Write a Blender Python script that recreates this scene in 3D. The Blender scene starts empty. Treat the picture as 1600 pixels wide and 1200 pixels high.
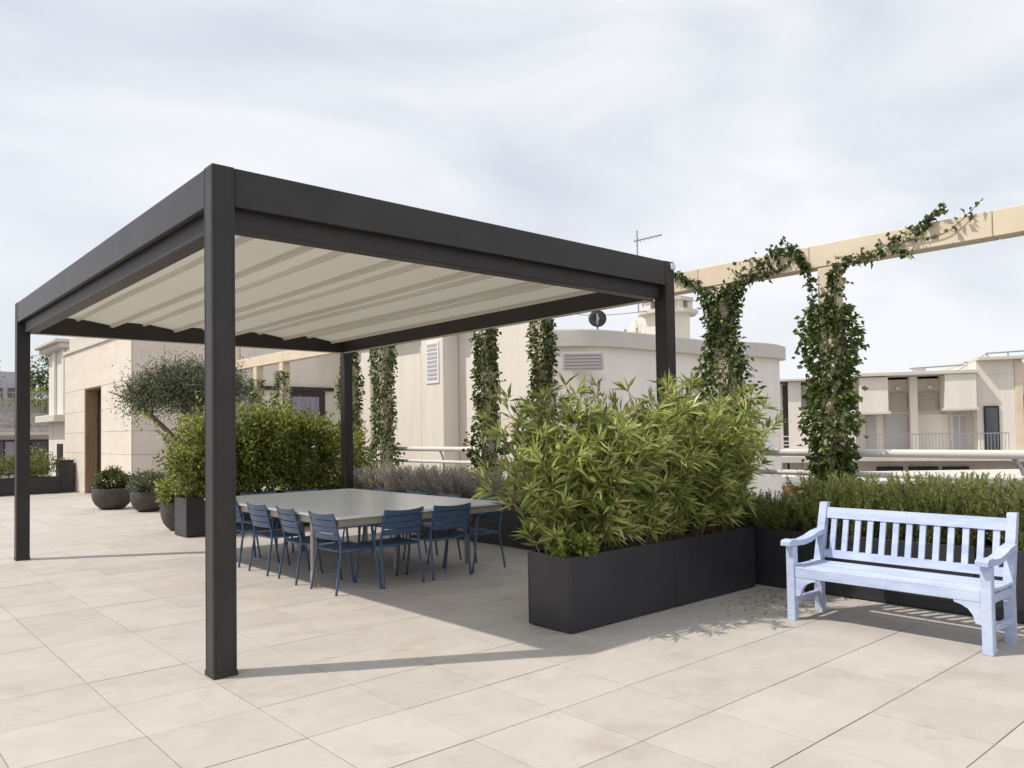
import bpy, bmesh, math
import numpy as np
from mathutils import Vector, Matrix

rng = np.random.default_rng(11)
scene = bpy.context.scene
COL = scene.collection

# ------------------------------------------------------------------ camera
CAM = Vector((-1.880, -5.015, 1.540))
YAW, PITCH, ROLL = math.radians(48.536), 0.0295, -0.0154
fw = Vector((math.cos(YAW) * math.cos(PITCH), math.sin(YAW) * math.cos(PITCH), math.sin(PITCH)))
r0 = Vector((math.sin(YAW), -math.cos(YAW), 0))
u0 = r0.cross(fw)
RT = r0 * math.cos(ROLL) + u0 * math.sin(ROLL)
UP = u0 * math.cos(ROLL) - r0 * math.sin(ROLL)
cd = bpy.data.cameras.new("camera")
cam = bpy.data.objects.new("camera", cd)
COL.objects.link(cam)
cam.matrix_world = Matrix(((RT.x, UP.x, -fw.x, CAM.x), (RT.y, UP.y, -fw.y, CAM.y), (RT.z, UP.z, -fw.z, CAM.z), (0, 0, 0, 1)))
cd.sensor_width = 36
cd.lens = 1223.0 / 1600 * 36
cd.shift_y = 39.6 / 1600
cd.clip_start, cd.clip_end = 0.05, 5000
scene.camera = cam

# ------------------------------------------------------------------ sky and sun
SUN_EL = math.radians(53)
SUN_DIR = Vector((-0.857 * math.cos(SUN_EL), 0.515 * math.cos(SUN_EL), math.sin(SUN_EL)))   # towards the sun
w = bpy.data.worlds.new("World")
scene.world = w
w.use_nodes = True
nt = w.node_tree
nt.nodes.clear()
N = nt.nodes.new
out = N("ShaderNodeOutputWorld")
bg = N("ShaderNodeBackground")
bg.inputs["Strength"].default_value = 0.1
sky = N("ShaderNodeTexSky")
sky.sky_type = "NISHITA"
sky.sun_disc = False
sky.sun_elevation = SUN_EL
sky.sun_rotation = math.atan2(SUN_DIR.x, SUN_DIR.y)
sky.air_density, sky.dust_density, sky.ozone_density = 1.0, 2.0, 1.0
tc = N("ShaderNodeTexCoord")
mp = N("ShaderNodeMapping")
mp.inputs["Rotation"].default_value = (0.25, -0.45, 0.9)
mp.inputs["Scale"].default_value = (1.1, 2.2, 4.2)
n1 = N("ShaderNodeTexNoise")
n1.inputs["Scale"].default_value = 1.4
n1.inputs["Detail"].default_value = 7
n1.inputs["Roughness"].default_value = 0.50
n1.inputs["Distortion"].default_value = 0.5
ramp = N("ShaderNodeValToRGB")
ramp.color_ramp.elements[0].position = 0.30
ramp.color_ramp.elements[0].color = (0.60, 0.60, 0.60, 1)
ramp.color_ramp.elements[1].position = 0.60
ramp.color_ramp.elements[1].color = (0.98, 0.98, 0.98, 1)
mx = N("ShaderNodeMix")
mx.data_type = "RGBA"
mx.inputs["B"].default_value = (7.2, 7.3, 7.6, 1)      # thin bright cloud
L_ = nt.links.new
L_(tc.outputs["Generated"], mp.inputs["Vector"])
L_(mp.outputs["Vector"], n1.inputs["Vector"])
L_(n1.outputs["Fac"], ramp.inputs["Fac"])
L_(ramp.outputs["Color"], mx.inputs["Factor"])
L_(sky.outputs["Color"], mx.inputs["A"])
L_(mx.outputs["Result"], bg.inputs["Color"])
L_(bg.outputs["Background"], out.inputs["Surface"])

sd = bpy.data.lights.new("sun", "SUN")
sd.energy = 2.7
sd.angle = math.radians(0.6)
sd.color = (1.0, 0.93, 0.83)
sun = bpy.data.objects.new("sun", sd)
COL.objects.link(sun)
sun.rotation_euler = SUN_DIR.to_track_quat("Z", "Y").to_euler()
sun.location = (-20, 12, 30)

vs = scene.view_settings
vs.view_transform = "Standard"
vs.look = "None"
vs.exposure = 0.40
vs.gamma = 1.0
vs.use_curve_mapping = False
scene.cycles.max_bounces = 8
scene.cycles.transparent_max_bounces = 8


# ------------------------------------------------------------------ materials
def mat(name, col, rough=0.6, metal=0.0, spec=0.5):
    m = bpy.data.materials.new(name)
    m.use_nodes = True
    b = m.node_tree.nodes["Principled BSDF"]
    b.inputs["Base Color"].default_value = (*col, 1)
    b.inputs["Roughness"].default_value = rough
    b.inputs["Metallic"].default_value = metal
    b.inputs["Specular IOR Level"].default_value = spec
    return m


def mottled(name, c1, c2, scale=3.0, rough=0.7, bump=0.0, bscale=60.0, detail=6, metal=0.0, spec=0.4, stretch=(1, 1, 1), lo=0.35, hi=0.65):
    """two-tone noise colour in world position plus fine bump"""
    m = mat(name, c1, rough, metal, spec)
    t = m.node_tree
    b = t.nodes["Principled BSDF"]
    g = t.nodes.new("ShaderNodeNewGeometry")
    mpn = t.nodes.new("ShaderNodeMapping")
    mpn.inputs["Scale"].default_value = stretch
    t.links.new(g.outputs["Position"], mpn.inputs["Vector"])
    n = t.nodes.new("ShaderNodeTexNoise")
    n.inputs["Scale"].default_value = scale
    n.inputs["Detail"].default_value = detail
    n.inputs["Roughness"].default_value = 0.6
    t.links.new(mpn.outputs["Vector"], n.inputs["Vector"])
    r = t.nodes.new("ShaderNodeValToRGB")
    r.color_ramp.elements[0].position = lo
    r.color_ramp.elements[0].color = (*c1, 1)
    r.color_ramp.elements[1].position = hi
    r.color_ramp.elements[1].color = (*c2, 1)
    t.links.new(n.outputs["Fac"], r.inputs["Fac"])
    t.links.new(r.outputs["Color"], b.inputs["Base Color"])
    if bump:
        n2 = t.nodes.new("ShaderNodeTexNoise")
        n2.inputs["Scale"].default_value = bscale
        n2.inputs["Detail"].default_value = 4
        t.links.new(g.outputs["Position"], n2.inputs["Vector"])
        bp = t.nodes.new("ShaderNodeBump")
        bp.inputs["Strength"].default_value = bump
        bp.inputs["Distance"].default_value = 0.01
        t.links.new(n2.outputs["Fac"], bp.inputs["Height"])
        t.links.new(bp.outputs["Normal"], b.inputs["Normal"])
    return m


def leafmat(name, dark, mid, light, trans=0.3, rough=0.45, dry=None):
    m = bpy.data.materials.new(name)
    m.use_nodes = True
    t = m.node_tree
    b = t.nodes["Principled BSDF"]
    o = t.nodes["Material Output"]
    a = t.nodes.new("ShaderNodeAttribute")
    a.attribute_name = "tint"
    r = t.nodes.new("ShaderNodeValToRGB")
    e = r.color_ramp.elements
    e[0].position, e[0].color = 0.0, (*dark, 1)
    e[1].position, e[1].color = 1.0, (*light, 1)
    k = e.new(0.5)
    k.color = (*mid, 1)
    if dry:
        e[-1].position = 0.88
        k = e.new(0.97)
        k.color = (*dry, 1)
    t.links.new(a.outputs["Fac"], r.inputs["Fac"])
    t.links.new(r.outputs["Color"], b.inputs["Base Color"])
    b.inputs["Roughness"].default_value = rough
    b.inputs["Specular IOR Level"].default_value = 0.6
    tr = t.nodes.new("ShaderNodeBsdfTranslucent")
    t.links.new(r.outputs["Color"], tr.inputs["Color"])
    ms = t.nodes.new("ShaderNodeMixShader")
    ms.inputs["Fac"].default_value = trans
    t.links.new(b.outputs["BSDF"], ms.inputs[1])
    t.links.new(tr.outputs["BSDF"], ms.inputs[2])
    t.links.new(ms.outputs["Shader"], o.inputs["Surface"])
    return m


def tile_material():
    m = mat("travertine_tile", (0.55, 0.49, 0.41), 0.62, 0, 0.35)
    t = m.node_tree
    b = t.nodes["Principled BSDF"]
    nn = t.nodes.new
    lk = t.links.new
    g = nn("ShaderNodeNewGeometry")
    oi = nn("ShaderNodeObjectInfo")
    add = nn("ShaderNodeMath"); add.operation = "ADD"
    lk(g.outputs["Random Per Island"], add.inputs[0]); lk(oi.outputs["Random"], add.inputs[1])
    fr = nn("ShaderNodeMath"); fr.operation = "FRACT"
    lk(add.outputs[0], fr.inputs[0])
    base = nn("ShaderNodeValToRGB")
    base.color_ramp.elements[0].color = (0.458, 0.425, 0.390, 1)
    base.color_ramp.elements[1].color = (0.505, 0.472, 0.436, 1)
    lk(fr.outputs[0], base.inputs["Fac"])
    # soft veins running along the tile
    mpn = nn("ShaderNodeMapping"); mpn.inputs["Scale"].default_value = (1.0, 1.35, 1)
    lk(g.outputs["Position"], mpn.inputs["Vector"])
    v = nn("ShaderNodeTexNoise"); v.inputs["Scale"].default_value = 2.3; v.inputs["Detail"].default_value = 8; v.inputs["Roughness"].default_value = 0.62; v.inputs["Distortion"].default_value = 0.8
    lk(mpn.outputs["Vector"], v.inputs["Vector"])
    vr = nn("ShaderNodeValToRGB")
    vr.color_ramp.elements[0].position = 0.30; vr.color_ramp.elements[0].color = (0.885, 0.87, 0.85, 1)
    vr.color_ramp.elements[1].position = 0.62; vr.color_ramp.elements[1].color = (1.03, 1.03, 1.03, 1)
    lk(v.outputs["Fac"], vr.inputs["Fac"])
    m1 = nn("ShaderNodeMix"); m1.data_type = "RGBA"; m1.blend_type = "MULTIPLY"; m1.inputs["Factor"].default_value = 0.8
    lk(base.outputs["Color"], m1.inputs["A"]); lk(vr.outputs["Color"], m1.inputs["B"])
    # dirt stains of their own shape
    s = nn("ShaderNodeTexNoise"); s.inputs["Scale"].default_value = 1.1; s.inputs["Detail"].default_value = 12; s.inputs["Roughness"].default_value = 0.78
    lk(g.outputs["Position"], s.inputs["Vector"])
    sr = nn("ShaderNodeValToRGB")
    sr.color_ramp.elements[0].position = 0.53; sr.color_ramp.elements[0].color = (0, 0, 0, 1)
    sr.color_ramp.elements[1].position = 0.76; sr.color_ramp.elements[1].color = (0.7, 0.7, 0.7, 1)
    lk(s.outputs["Fac"], sr.inputs["Fac"])
    m2 = nn("ShaderNodeMix"); m2.data_type = "RGBA"
    m2.inputs["B"].default_value = (0.30, 0.245, 0.19, 1)
    lk(sr.outputs["Color"], m2.inputs["Factor"]); lk(m1.outputs["Result"], m2.inputs["A"])
    # small pores and grit specks
    pz = nn("ShaderNodeTexNoise"); pz.inputs["Scale"].default_value = 26; pz.inputs["Detail"].default_value = 8; pz.inputs["Roughness"].default_value = 0.75
    lk(g.outputs["Position"], pz.inputs["Vector"])
    pr_ = nn("ShaderNodeValToRGB")
    pr_.color_ramp.elements[0].position = 0.58; pr_.color_ramp.elements[0].color = (0, 0, 0, 1)
    pr_.color_ramp.elements[1].position = 0.74; pr_.color_ramp.elements[1].color = (0.6, 0.6, 0.6, 1)
    lk(pz.outputs["Fac"], pr_.inputs["Fac"])
    m3 = nn("ShaderNodeMix"); m3.data_type = "RGBA"
    m3.inputs["B"].default_value = (0.33, 0.28, 0.23, 1)
    lk(pr_.outputs["Color"], m3.inputs["Factor"]); lk(m2.outputs["Result"], m3.inputs["A"])
    lk(m3.outputs["Result"], b.inputs["Base Color"])
    n2 = nn("ShaderNodeTexNoise"); n2.inputs["Scale"].default_value = 90; n2.inputs["Detail"].default_value = 5
    lk(g.outputs["Position"], n2.inputs["Vector"])
    bp = nn("ShaderNodeBump"); bp.inputs["Strength"].default_value = 0.12; bp.inputs["Distance"].default_value = 0.004
    lk(n2.outputs["Fac"], bp.inputs["Height"]); lk(bp.outputs["Normal"], b.inputs["Normal"])
    return m


M = {}
M["tile"] = tile_material()
M["joint"] = mottled("joint_grout", (0.16, 0.12, 0.085), (0.42, 0.37, 0.31), 6, 0.9)
M["anthracite"] = mottled("anthracite_powder_coat", (0.018, 0.016, 0.016), (0.030, 0.027, 0.026), 2.2, 0.40, 0.06, 700, spec=0.45)
M["gutter"] = mottled("anthracite_gutter", (0.028, 0.025, 0.024), (0.035, 0.031, 0.029), 1.5, 0.5, 0.05, 700)
M["fabric"] = mottled("canvas_fabric", (0.42, 0.405, 0.355), (0.46, 0.445, 0.39), 2.0, 0.85, 0.06, 300, stretch=(1, 0.3, 1))
def make_translucent(m, col, fac):
    t = m.node_tree
    tr_ = t.nodes.new("ShaderNodeBsdfTranslucent")
    tr_.inputs["Color"].default_value = (*col, 1)
    ms = t.nodes.new("ShaderNodeMixShader")
    ms.inputs["Fac"].default_value = fac
    t.links.new(t.nodes["Principled BSDF"].outputs["BSDF"], ms.inputs[1])
    t.links.new(tr_.outputs["BSDF"], ms.inputs[2])
    t.links.new(ms.outputs["Shader"], t.nodes["Material Output"].inputs["Surface"])


make_translucent(M["fabric"], (0.58, 0.545, 0.46), 0.26)
M["planter"] = mottled("planter_paint", (0.026, 0.026, 0.030), (0.034, 0.034, 0.038), 2.5, 0.38, 0.05, 500)
M["soil"] = mottled("soil", (0.03, 0.022, 0.015), (0.07, 0.05, 0.035), 25, 0.95, 0.6, 60)
M["blue"] = mottled("blue_chair_paint", (0.058, 0.108, 0.195), (0.070, 0.125, 0.22), 3, 0.30)
M["tabletop"] = mottled("grey_table_top", (0.74, 0.765, 0.79), (0.79, 0.815, 0.84), 5, 0.26, 0.03, 200, stretch=(1, 0.35, 1))
M["champagne"] = mottled("pale_table_metal", (0.30, 0.265, 0.225), (0.34, 0.30, 0.255), 4, 0.45)
M["bench"] = mottled("lavender_blue_paint", (0.40, 0.48, 0.68), (0.54, 0.61, 0.78), 14, 0.5, 0.35, 90, stretch=(1, 0.22, 1))
M["pot"] = mottled("dark_stone_pot", (0.055, 0.050, 0.045), (0.085, 0.078, 0.070), 14, 0.75, 0.25, 90)
M["cream"] = mottled("cream_render", (0.67, 0.62, 0.555), (0.76, 0.71, 0.645), 0.8, 0.85, 0.12, 40, stretch=(2.2, 2.2, 0.35))
M["creamwhite"] = mottled("cream_white_render", (0.78, 0.735, 0.675), (0.87, 0.83, 0.775), 0.8, 0.85, 0.12, 40, stretch=(2.2, 2.2, 0.35))
M["creamtrim"] = mottled("cream_trim", (0.56, 0.53, 0.475), (0.63, 0.595, 0.54), 1.4, 0.85, 0.12, 40)
M["trellis"] = mottled("ochre_concrete", (0.63, 0.53, 0.40), (0.70, 0.60, 0.47), 1.8, 0.85, 0.15, 50)
M["cladding"] = mottled("stone_cladding", (0.66, 0.585, 0.505), (0.72, 0.65, 0.57), 1.1, 0.7, 0.1, 40, stretch=(1, 1, 3))
M["whiterail"] = mat("white_rail_paint", (0.72, 0.70, 0.66), 0.45)
M["wood"] = mottled("brown_wood", (0.25, 0.155, 0.085), (0.33, 0.21, 0.12), 5, 0.55, stretch=(4, 4, 0.4))
M["dark"] = mat("dark_frame", (0.022, 0.019, 0.018), 0.5)
M["glass"] = mat("window_glass", (0.045, 0.05, 0.06), 0.08, 0, 0.8)
M["curtain"] = mottled("curtain", (0.24, 0.22, 0.30), (0.36, 0.33, 0.40), 2, 0.9, stretch=(6, 6, 0.2))
M["shutter"] = mat("shutter", (0.50, 0.44, 0.37), 0.7)
M["garage"] = mat("grey_door", (0.44, 0.42, 0.43), 0.7)
M["shingle"] = mottled("grey_shingle", (0.20, 0.185, 0.17), (0.30, 0.28, 0.26), 5, 0.9, 0.3, 30)
M["metal"] = mat("galvanised_metal", (0.35, 0.36, 0.37), 0.4, 0.6)
M["ground"] = mottled("city_ground", (0.16, 0.15, 0.14), (0.22, 0.20, 0.18), 0.05, 0.95)
M["bark"] = mottled("bark", (0.10, 0.075, 0.05), (0.17, 0.135, 0.10), 12, 0.9, 0.5, 40)
M["twig"] = mottled("twig", (0.13, 0.10, 0.055), (0.20, 0.155, 0.09), 12, 0.85)
M["ribmetal"] = mat("pale_rib", (0.60, 0.54, 0.44), 0.5)
M["white"] = mat("white_plastic", (0.75, 0.76, 0.78), 0.4)
M["orange"] = mottled("orange_awning", (0.55, 0.30, 0.14), (0.62, 0.37, 0.19), 2, 0.85)
M["oleander"] = leafmat("oleander_leaf", (0.085, 0.118, 0.024), (0.320, 0.385, 0.090), (0.78, 0.81, 0.32), 0.45, 0.34, (0.50, 0.36, 0.20))
M["ivy"] = leafmat("climber_leaf", (0.030, 0.052, 0.013), (0.105, 0.150, 0.036), (0.44, 0.50, 0.15), 0.38, 0.35)
M["hedge"] = leafmat("hedge_leaf", (0.060, 0.088, 0.018), (0.21, 0.26, 0.052), (0.60, 0.62, 0.14), 0.44, 0.4)
M["rosemary"] = leafmat("rosemary_leaf", (0.075, 0.105, 0.028), (0.21, 0.26, 0.068), (0.45, 0.48, 0.15), 0.45, 0.6)
M["grey_leaf"] = leafmat("grey_shrub_leaf", (0.26, 0.25, 0.21), (0.50, 0.48, 0.42), (0.70, 0.66, 0.60), 0.4, 0.8)
M["olive"] = leafmat("olive_leaf", (0.055, 0.068, 0.034), (0.140, 0.160, 0.090), (0.32, 0.335, 0.21), 0.3, 0.5)
M["box"] = leafmat("boxwood_leaf", (0.035, 0.055, 0.012), (0.085, 0.115, 0.024), (0.20, 0.225, 0.05), 0.25, 0.45)
M["sprout"] = leafmat("ground_cover_leaf", (0.12, 0.17, 0.03), (0.22, 0.29, 0.05), (0.38, 0.42, 0.09), 0.3, 0.45)


# ------------------------------------------------------------------ building helpers
def new_obj(name, me, parent=None):
    o = bpy.data.objects.new(name, me)
    COL.objects.link(o)
    if parent:
        o.parent = parent
    return o


def thing(name, label, cat, loc=(0, 0, 0), rotz=0.0, group=None):
    o = new_obj(name, None)
    o.location = loc
    o.rotation_euler = (0, 0, rotz)
    o.empty_display_size = 0.2
    o["label"] = label
    o["category"] = cat
    if group:
        o["group"] = group
    return o


def shift_of(parent):
    """world offset of a part whose mesh is written in world coordinates"""
    s = Vector((0, 0, 0))
    p = parent
    while p is not None:
        s += Vector(p.location)
        p = p.parent
    return s


def finish(bm, name, m, parent=None, world=True, smooth=False):
    if world and parent is not None:
        bmesh.ops.translate(bm, verts=bm.verts, vec=-shift_of(parent))
    bmesh.ops.recalc_face_normals(bm, faces=bm.faces)
    me = bpy.data.meshes.new(name)
    bm.to_mesh(me)
    bm.free()
    if smooth:
        for p in me.polygons:
            p.use_smooth = True
    me.materials.append(M[m] if isinstance(m, str) else m)
    return new_obj(name, me, parent)


def box(bm, x0, x1, y0, y1, z0, z1, bev=0.0, seg=1):
    c = [bm.verts.new(p) for p in ((x0, y0, z0), (x1, y0, z0), (x1, y1, z0), (x0, y1, z0), (x0, y0, z1), (x1, y0, z1), (x1, y1, z1), (x0, y1, z1))]
    fs = [bm.faces.new([c[i] for i in f]) for f in ((3, 2, 1, 0), (4, 5, 6, 7), (0, 1, 5, 4), (1, 2, 6, 5), (2, 3, 7, 6), (3, 0, 4, 7))]
    if bev:
        es = list({e for f in fs for e in f.edges})
        bmesh.ops.bevel(bm, geom=es, offset=bev, segments=seg, affect="EDGES", profile=0.5)


def boxpart(parent, name, m, x0, x1, y0, y1, z0, z1, bev=0.004, world=True):
    bm = bmesh.new()
    box(bm, x0, x1, y0, y1, z0, z1, bev)
    return finish(bm, name, m, parent, world)


def prism(bm, pts, z0, z1):
    """vertical extrusion of a plan polygon"""
    a = [bm.verts.new((p[0], p[1], z0)) for p in pts]
    b = [bm.verts.new((p[0], p[1], z1)) for p in pts]
    n = len(pts)
    for i in range(n):
        bm.faces.new((a[i], a[(i + 1) % n], b[(i + 1) % n], b[i]))
    bm.faces.new(list(reversed(a)))
    bm.faces.new(b)


def sweep(bm, prof, axis, a, c):
    """closed profile in the plane across 'axis' ('x' profile=(y,z), 'y' profile=(x,z)), extruded a..c"""
    f = (lambda t, p: (t, p[0], p[1])) if axis == "x" else (lambda t, p: (p[0], t, p[1]))
    va = [bm.verts.new(f(a, p)) for p in prof]
    vb = [bm.verts.new(f(c, p)) for p in prof]
    n = len(prof)
    for i in range(n):
        bm.faces.new((va[i], va[(i + 1) % n], vb[(i + 1) % n], vb[i]))
    bm.faces.new(va)
    bm.faces.new(list(reversed(vb)))


def tube(bm, pts, r, sides=8, r1=None, flat=1.0):
    pts = [Vector(p) for p in pts]
    rings = []
    n = len(pts)
    up = Vector((0.13, 0.21, 1)).normalized()
    for i, p in enumerate(pts):
        t = (pts[min(i + 1, n - 1)] - pts[max(i - 1, 0)]).normalized()
        a = t.cross(up)
        if a.length < 1e-3:
            a = t.cross(Vector((1, 0, 0)))
        a.normalize()
        b = a.cross(t)
        rr = r if r1 is None else r + (r1 - r) * i / max(1, n - 1)
        rings.append([bm.verts.new(p + a * math.cos(2 * math.pi * k / sides) * rr + b * math.sin(2 * math.pi * k / sides) * rr * flat) for k in range(sides)])
    for i in range(n - 1):
        for k in range(sides):
            bm.faces.new((rings[i][k], rings[i][(k + 1) % sides], rings[i + 1][(k + 1) % sides], rings[i + 1][k]))
    bm.faces.new(rings[0])
    bm.faces.new(rings[-1])


def smooth_path(pts, n=5):
    """Catmull-Rom through pts"""
    P = [Vector(p) for p in pts]
    P = [P[0] * 2 - P[1]] + P + [P[-1] * 2 - P[-2]]
    o = []
    for i in range(1, len(P) - 2):
        for k in range(n):
            t = k / n
            o.append(0.5 * ((2 * P[i]) + (-P[i - 1] + P[i + 1]) * t + (2 * P[i - 1] - 5 * P[i] + 4 * P[i + 1] - P[i + 2]) * t * t + (-P[i - 1] + 3 * P[i] - 3 * P[i + 1] + P[i + 2]) * t ** 3))
    o.append(P[-2])
    return o


def lathe(bm, prof, sides=28, c=(0, 0, 0)):
    rings = [[bm.verts.new((c[0] + r * math.cos(2 * math.pi * k / sides), c[1] + r * math.sin(2 * math.pi * k / sides), c[2] + z)) for k in range(sides)] for r, z in prof]
    for i in range(len(prof) - 1):
        for k in range(sides):
            bm.faces.new((rings[i][k], rings[i][(k + 1) % sides], rings[i + 1][(k + 1) % sides], rings[i + 1][k]))
    bm.faces.new(list(reversed(rings[0])))
    bm.faces.new(rings[-1])


def unit(a):
    return a / np.maximum(np.linalg.norm(a, axis=1, keepdims=True), 1e-9)


def rand_dir(n):
    return unit(rng.normal(size=(n, 3)))


def leaf_object(name, P, D, Ln, Wd, tint, m, parent, droop=0.25, fold=0.3, upish=0.6):
    """n folded leaves (5 verts, 2 quads each) in one mesh; P world base points, D directions"""
    P = np.asarray(P, float) - np.array(shift_of(parent) if parent else (0, 0, 0))
    n = len(P)
    D = unit(np.asarray(D, float))
    Ln = np.broadcast_to(np.asarray(Ln, float), (n,))[:, None]
    Wd = np.broadcast_to(np.asarray(Wd, float), (n,))[:, None]
    ref = unit(np.array([0, 0, 1.0]) * upish + rand_dir(n))
    S = unit(np.cross(D, ref))
    Nn = np.cross(S, D)
    Z = np.array([0, 0, 1.0])
    mid = P + D * Ln * 0.5 - Z * Ln * droop * 0.12
    tip = P + D * Ln - Z * Ln * droop * 0.5
    side = P + D * Ln * 0.42 - Z * Ln * droop * 0.08
    lft = side + S * Wd * 0.5 + Nn * Wd * fold
    rgt = side - S * Wd * 0.5 + Nn * Wd * fold
    V = np.stack([P, mid, tip, lft, rgt], 1).reshape(-1, 3)
    b = (np.arange(n) * 5)[:, None]
    F = np.concatenate([b + np.array([[0, 4, 2, 1]]), b + np.array([[0, 1, 2, 3]])], 1).reshape(-1)
    me = bpy.data.meshes.new(name)
    me.vertices.add(len(V))
    me.vertices.foreach_set("co", V.ravel())
    me.loops.add(len(F))
    me.loops.foreach_set("vertex_index", F.astype(np.int32))
    me.polygons.add(len(F) // 4)
    me.polygons.foreach_set("loop_start", np.arange(0, len(F), 4, dtype=np.int32))
    me.update(calc_edges=True)
    at = me.attributes.new("tint", "FLOAT", "POINT")
    at.data.foreach_set("value", np.repeat(np.clip(np.broadcast_to(tint, (n,)), 0, 1), 5).astype(np.float32))
    me.materials.append(M[m])
    return new_obj(name, me, parent)


def structure(o):
    o["kind"] = "structure"
    return o


# ================================================================== SETTING
bm = bmesh.new()
box(bm, -900, 900, -900, 900, -15.2, -15)
structure(finish(bm, "ground", "ground"))

# terrace: slab with joints, tiles laid on it
bm = bmesh.new()
box(bm, -9.0, 6.62, -8.0, 22.0, -0.6, -0.006)
floor = structure(finish(bm, "terrace_floor", "joint"))
TS, X0, Y0 = 0.598, -0.607, -0.688
cells = []
for i in range(-14, 11):
    for j in range(-13, 38):
        x, y = X0 + i * TS, Y0 + j * TS
        if x < -8.9 or x + TS > 5.75 or y + TS > 21.9 or y < -7.9:
            continue
        c = Vector((x + TS / 2, y + TS / 2, 0)) - CAM
        z = c.dot(fw)
        sx = abs(c.dot(RT) / z * 1223) if z > 0.2 else 1e9
        sy = 639.6 - c.dot(UP) / z * 1223 if z > 0.2 else 1e9
        vis = z > 0.5 and sx < 900 and sy < 1330
        cells.append((0 if vis else 1, z if vis else c.length, x, y))
cells.sort()
tile_me = []
for k in range(4):
    bm = bmesh.new()
    h = 0.0006 * k
    box(bm, 0.003, TS - 0.003, 0.003, TS - 0.003, -0.012, h, 0.0012)
    bmesh.ops.recalc_face_normals(bm, faces=bm.faces)
    me = bpy.data.meshes.new("tile")
    bm.to_mesh(me)
    bm.free()
    me.materials.append(M["tile"])
    tile_me.append(me)
for k, (v, d, x, y) in enumerate(cells[:300]):
    o = new_obj("tile", tile_me[int(rng.integers(0, 4))], floor)
    o.location = (x, y, 0)
bm = bmesh.new()
for v, d, x, y in cells[300:]:
    box(bm, x + 0.003, x + TS - 0.003, y + 0.003, y + TS - 0.003, -0.012, float(rng.integers(0, 4)) * 0.0006)
o = finish(bm, "tile_field", "tile", floor)
o["kind"] = "stuff"

# ================================================================== PERGOLA
PL, PW, PH, PS = 6.838, 4.868, 3.307, 0.15
pg = thing("pergola", "dark anthracite metal pergola with pleated beige fabric roof over the table", "pergola")
for (x, y) in ((0, 0), (0, PL - PS), (PW - PS, 0), (PW - PS, PL - PS)):
    bm = bmesh.new()
    box(bm, x, x + PS, y, y + PS, 0.0, PH + 0.004, 0.006, 2)
    p = finish(bm, "post", "anthracite", pg)
    bm = bmesh.new()
    box(bm, x - 0.004, x + PS + 0.004, y - 0.004, y + PS + 0.004, 0.0, 0.035, 0.002)
    finish(bm, "base_plate", "gutter", p)
    bm = bmesh.new()
    for dx in (0.018, 0.132):     # shadow groove strips of the extrusion
        box(bm, x + dx - 0.002, x + dx + 0.002, y - 0.0015, y + 0.002, 0.04, PH - 0.01)
        box(bm, x - 0.0015, x + 0.002, y + dx - 0.002, y + dx + 0.002, 0.04, PH - 0.01)
    finish(bm, "groove_strip", "gutter", p)
T = 0.05
FZ = 3.052
boxpart(pg, "fascia", "anthracite", PS + 0.002, PW - PS - 0.002, 0.003, T, FZ, PH, 0.004)
boxpart(pg, "fascia", "anthracite", PS + 0.002, PW - PS - 0.002, PL - T, PL - 0.003, FZ, PH, 0.004)
boxpart(pg, "fascia", "anthracite", 0.003, T, PS + 0.002, PL - PS - 0.002, FZ, PH, 0.004)
boxpart(pg, "fascia", "anthracite", PW - T, PW - 0.003, PS + 0.002, PL - PS - 0.002, FZ, PH, 0.004)
GI, GO, GZ = 0.075, 0.215, 2.918
boxpart(pg, "gutter_beam", "gutter", PS - 0.002, PW - PS + 0.002, GI, GO, GZ, 3.16, 0.006)
boxpart(pg, "gutter_beam", "gutter", PS - 0.002, PW - PS + 0.002, PL - GO, PL - GI, GZ, 3.16, 0.006)
boxpart(pg, "gutter_beam", "gutter", GI, GO, GO + 0.002, PL - GO - 0.002, GZ + 0.001, 3.159, 0.006)
boxpart(pg, "gutter_beam", "gutter", PW - GO, PW - GI, GO + 0.002, PL - GO - 0.002, GZ + 0.001, 3.159, 0.006)
boxpart(pg, "floodlight", "white", PW - 0.075, PW - 0.015, -0.03, -0.002, PH - 0.085, PH - 0.02, 0.005)
# pleated fabric: sawtooth profile across x, running along y
RIBS = []
prof = [(GO + 0.004, 3.110)]
x = 0.26
k = 0
while x < PW - 0.30:
    major = k % 2 == 0
    lip = 3.064 if major else 3.122
    xl = 0.262 + 0.418 * k
    if xl > PW - 0.26:
        break
    prof.append((xl - 0.034, 3.094 if major else 3.150))
    prof.append((xl - 0.012, lip))
    prof.append((xl + 0.012, lip))
    prof.append((xl + 0.022, 3.153))
    RIBS.append((xl, lip))
    x = xl
    k += 1
prof.append((PW - GO - 0.004, 3.150))
bm = bmesh.new()
ys = np.linspace(GO + 0.006, PL - GO - 0.006, 15)
rows = []
for y in ys:
    s = 0.006 * math.sin(y * 1.7)
    rows.append([bm.verts.new((px, y, pz + s * (0.3 if pz < 3.14 else 1))) for px, pz in prof])
for a, b in zip(rows[:-1], rows[1:]):
    for i in range(len(prof) - 1):
        bm.faces.new((a[i], a[i + 1], b[i + 1], b[i]))
fab = finish(bm, "roof_fabric", "fabric", pg)
for xl, lip in RIBS:
    boxpart(pg, "roof_rib", "ribmetal", xl - 0.010, xl + 0.010, GO + 0.004, PL - GO - 0.004, lip - 0.013, lip - 0.004, 0.003)
boxpart(pg, "edge_strip", "ribmetal", GO + 0.004, PW - GO - 0.004, PL - GO + 0.004, PL - GO + 0.050, GZ - 0.012, GZ - 0.001, 0.002)
boxpart(pg, "edge_strip", "ribmetal", PW - GO + 0.004, PW - GO + 0.050, GO + 0.004, PL - GO - 0.004, GZ - 0.011, GZ - 0.0005, 0.002)

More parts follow.
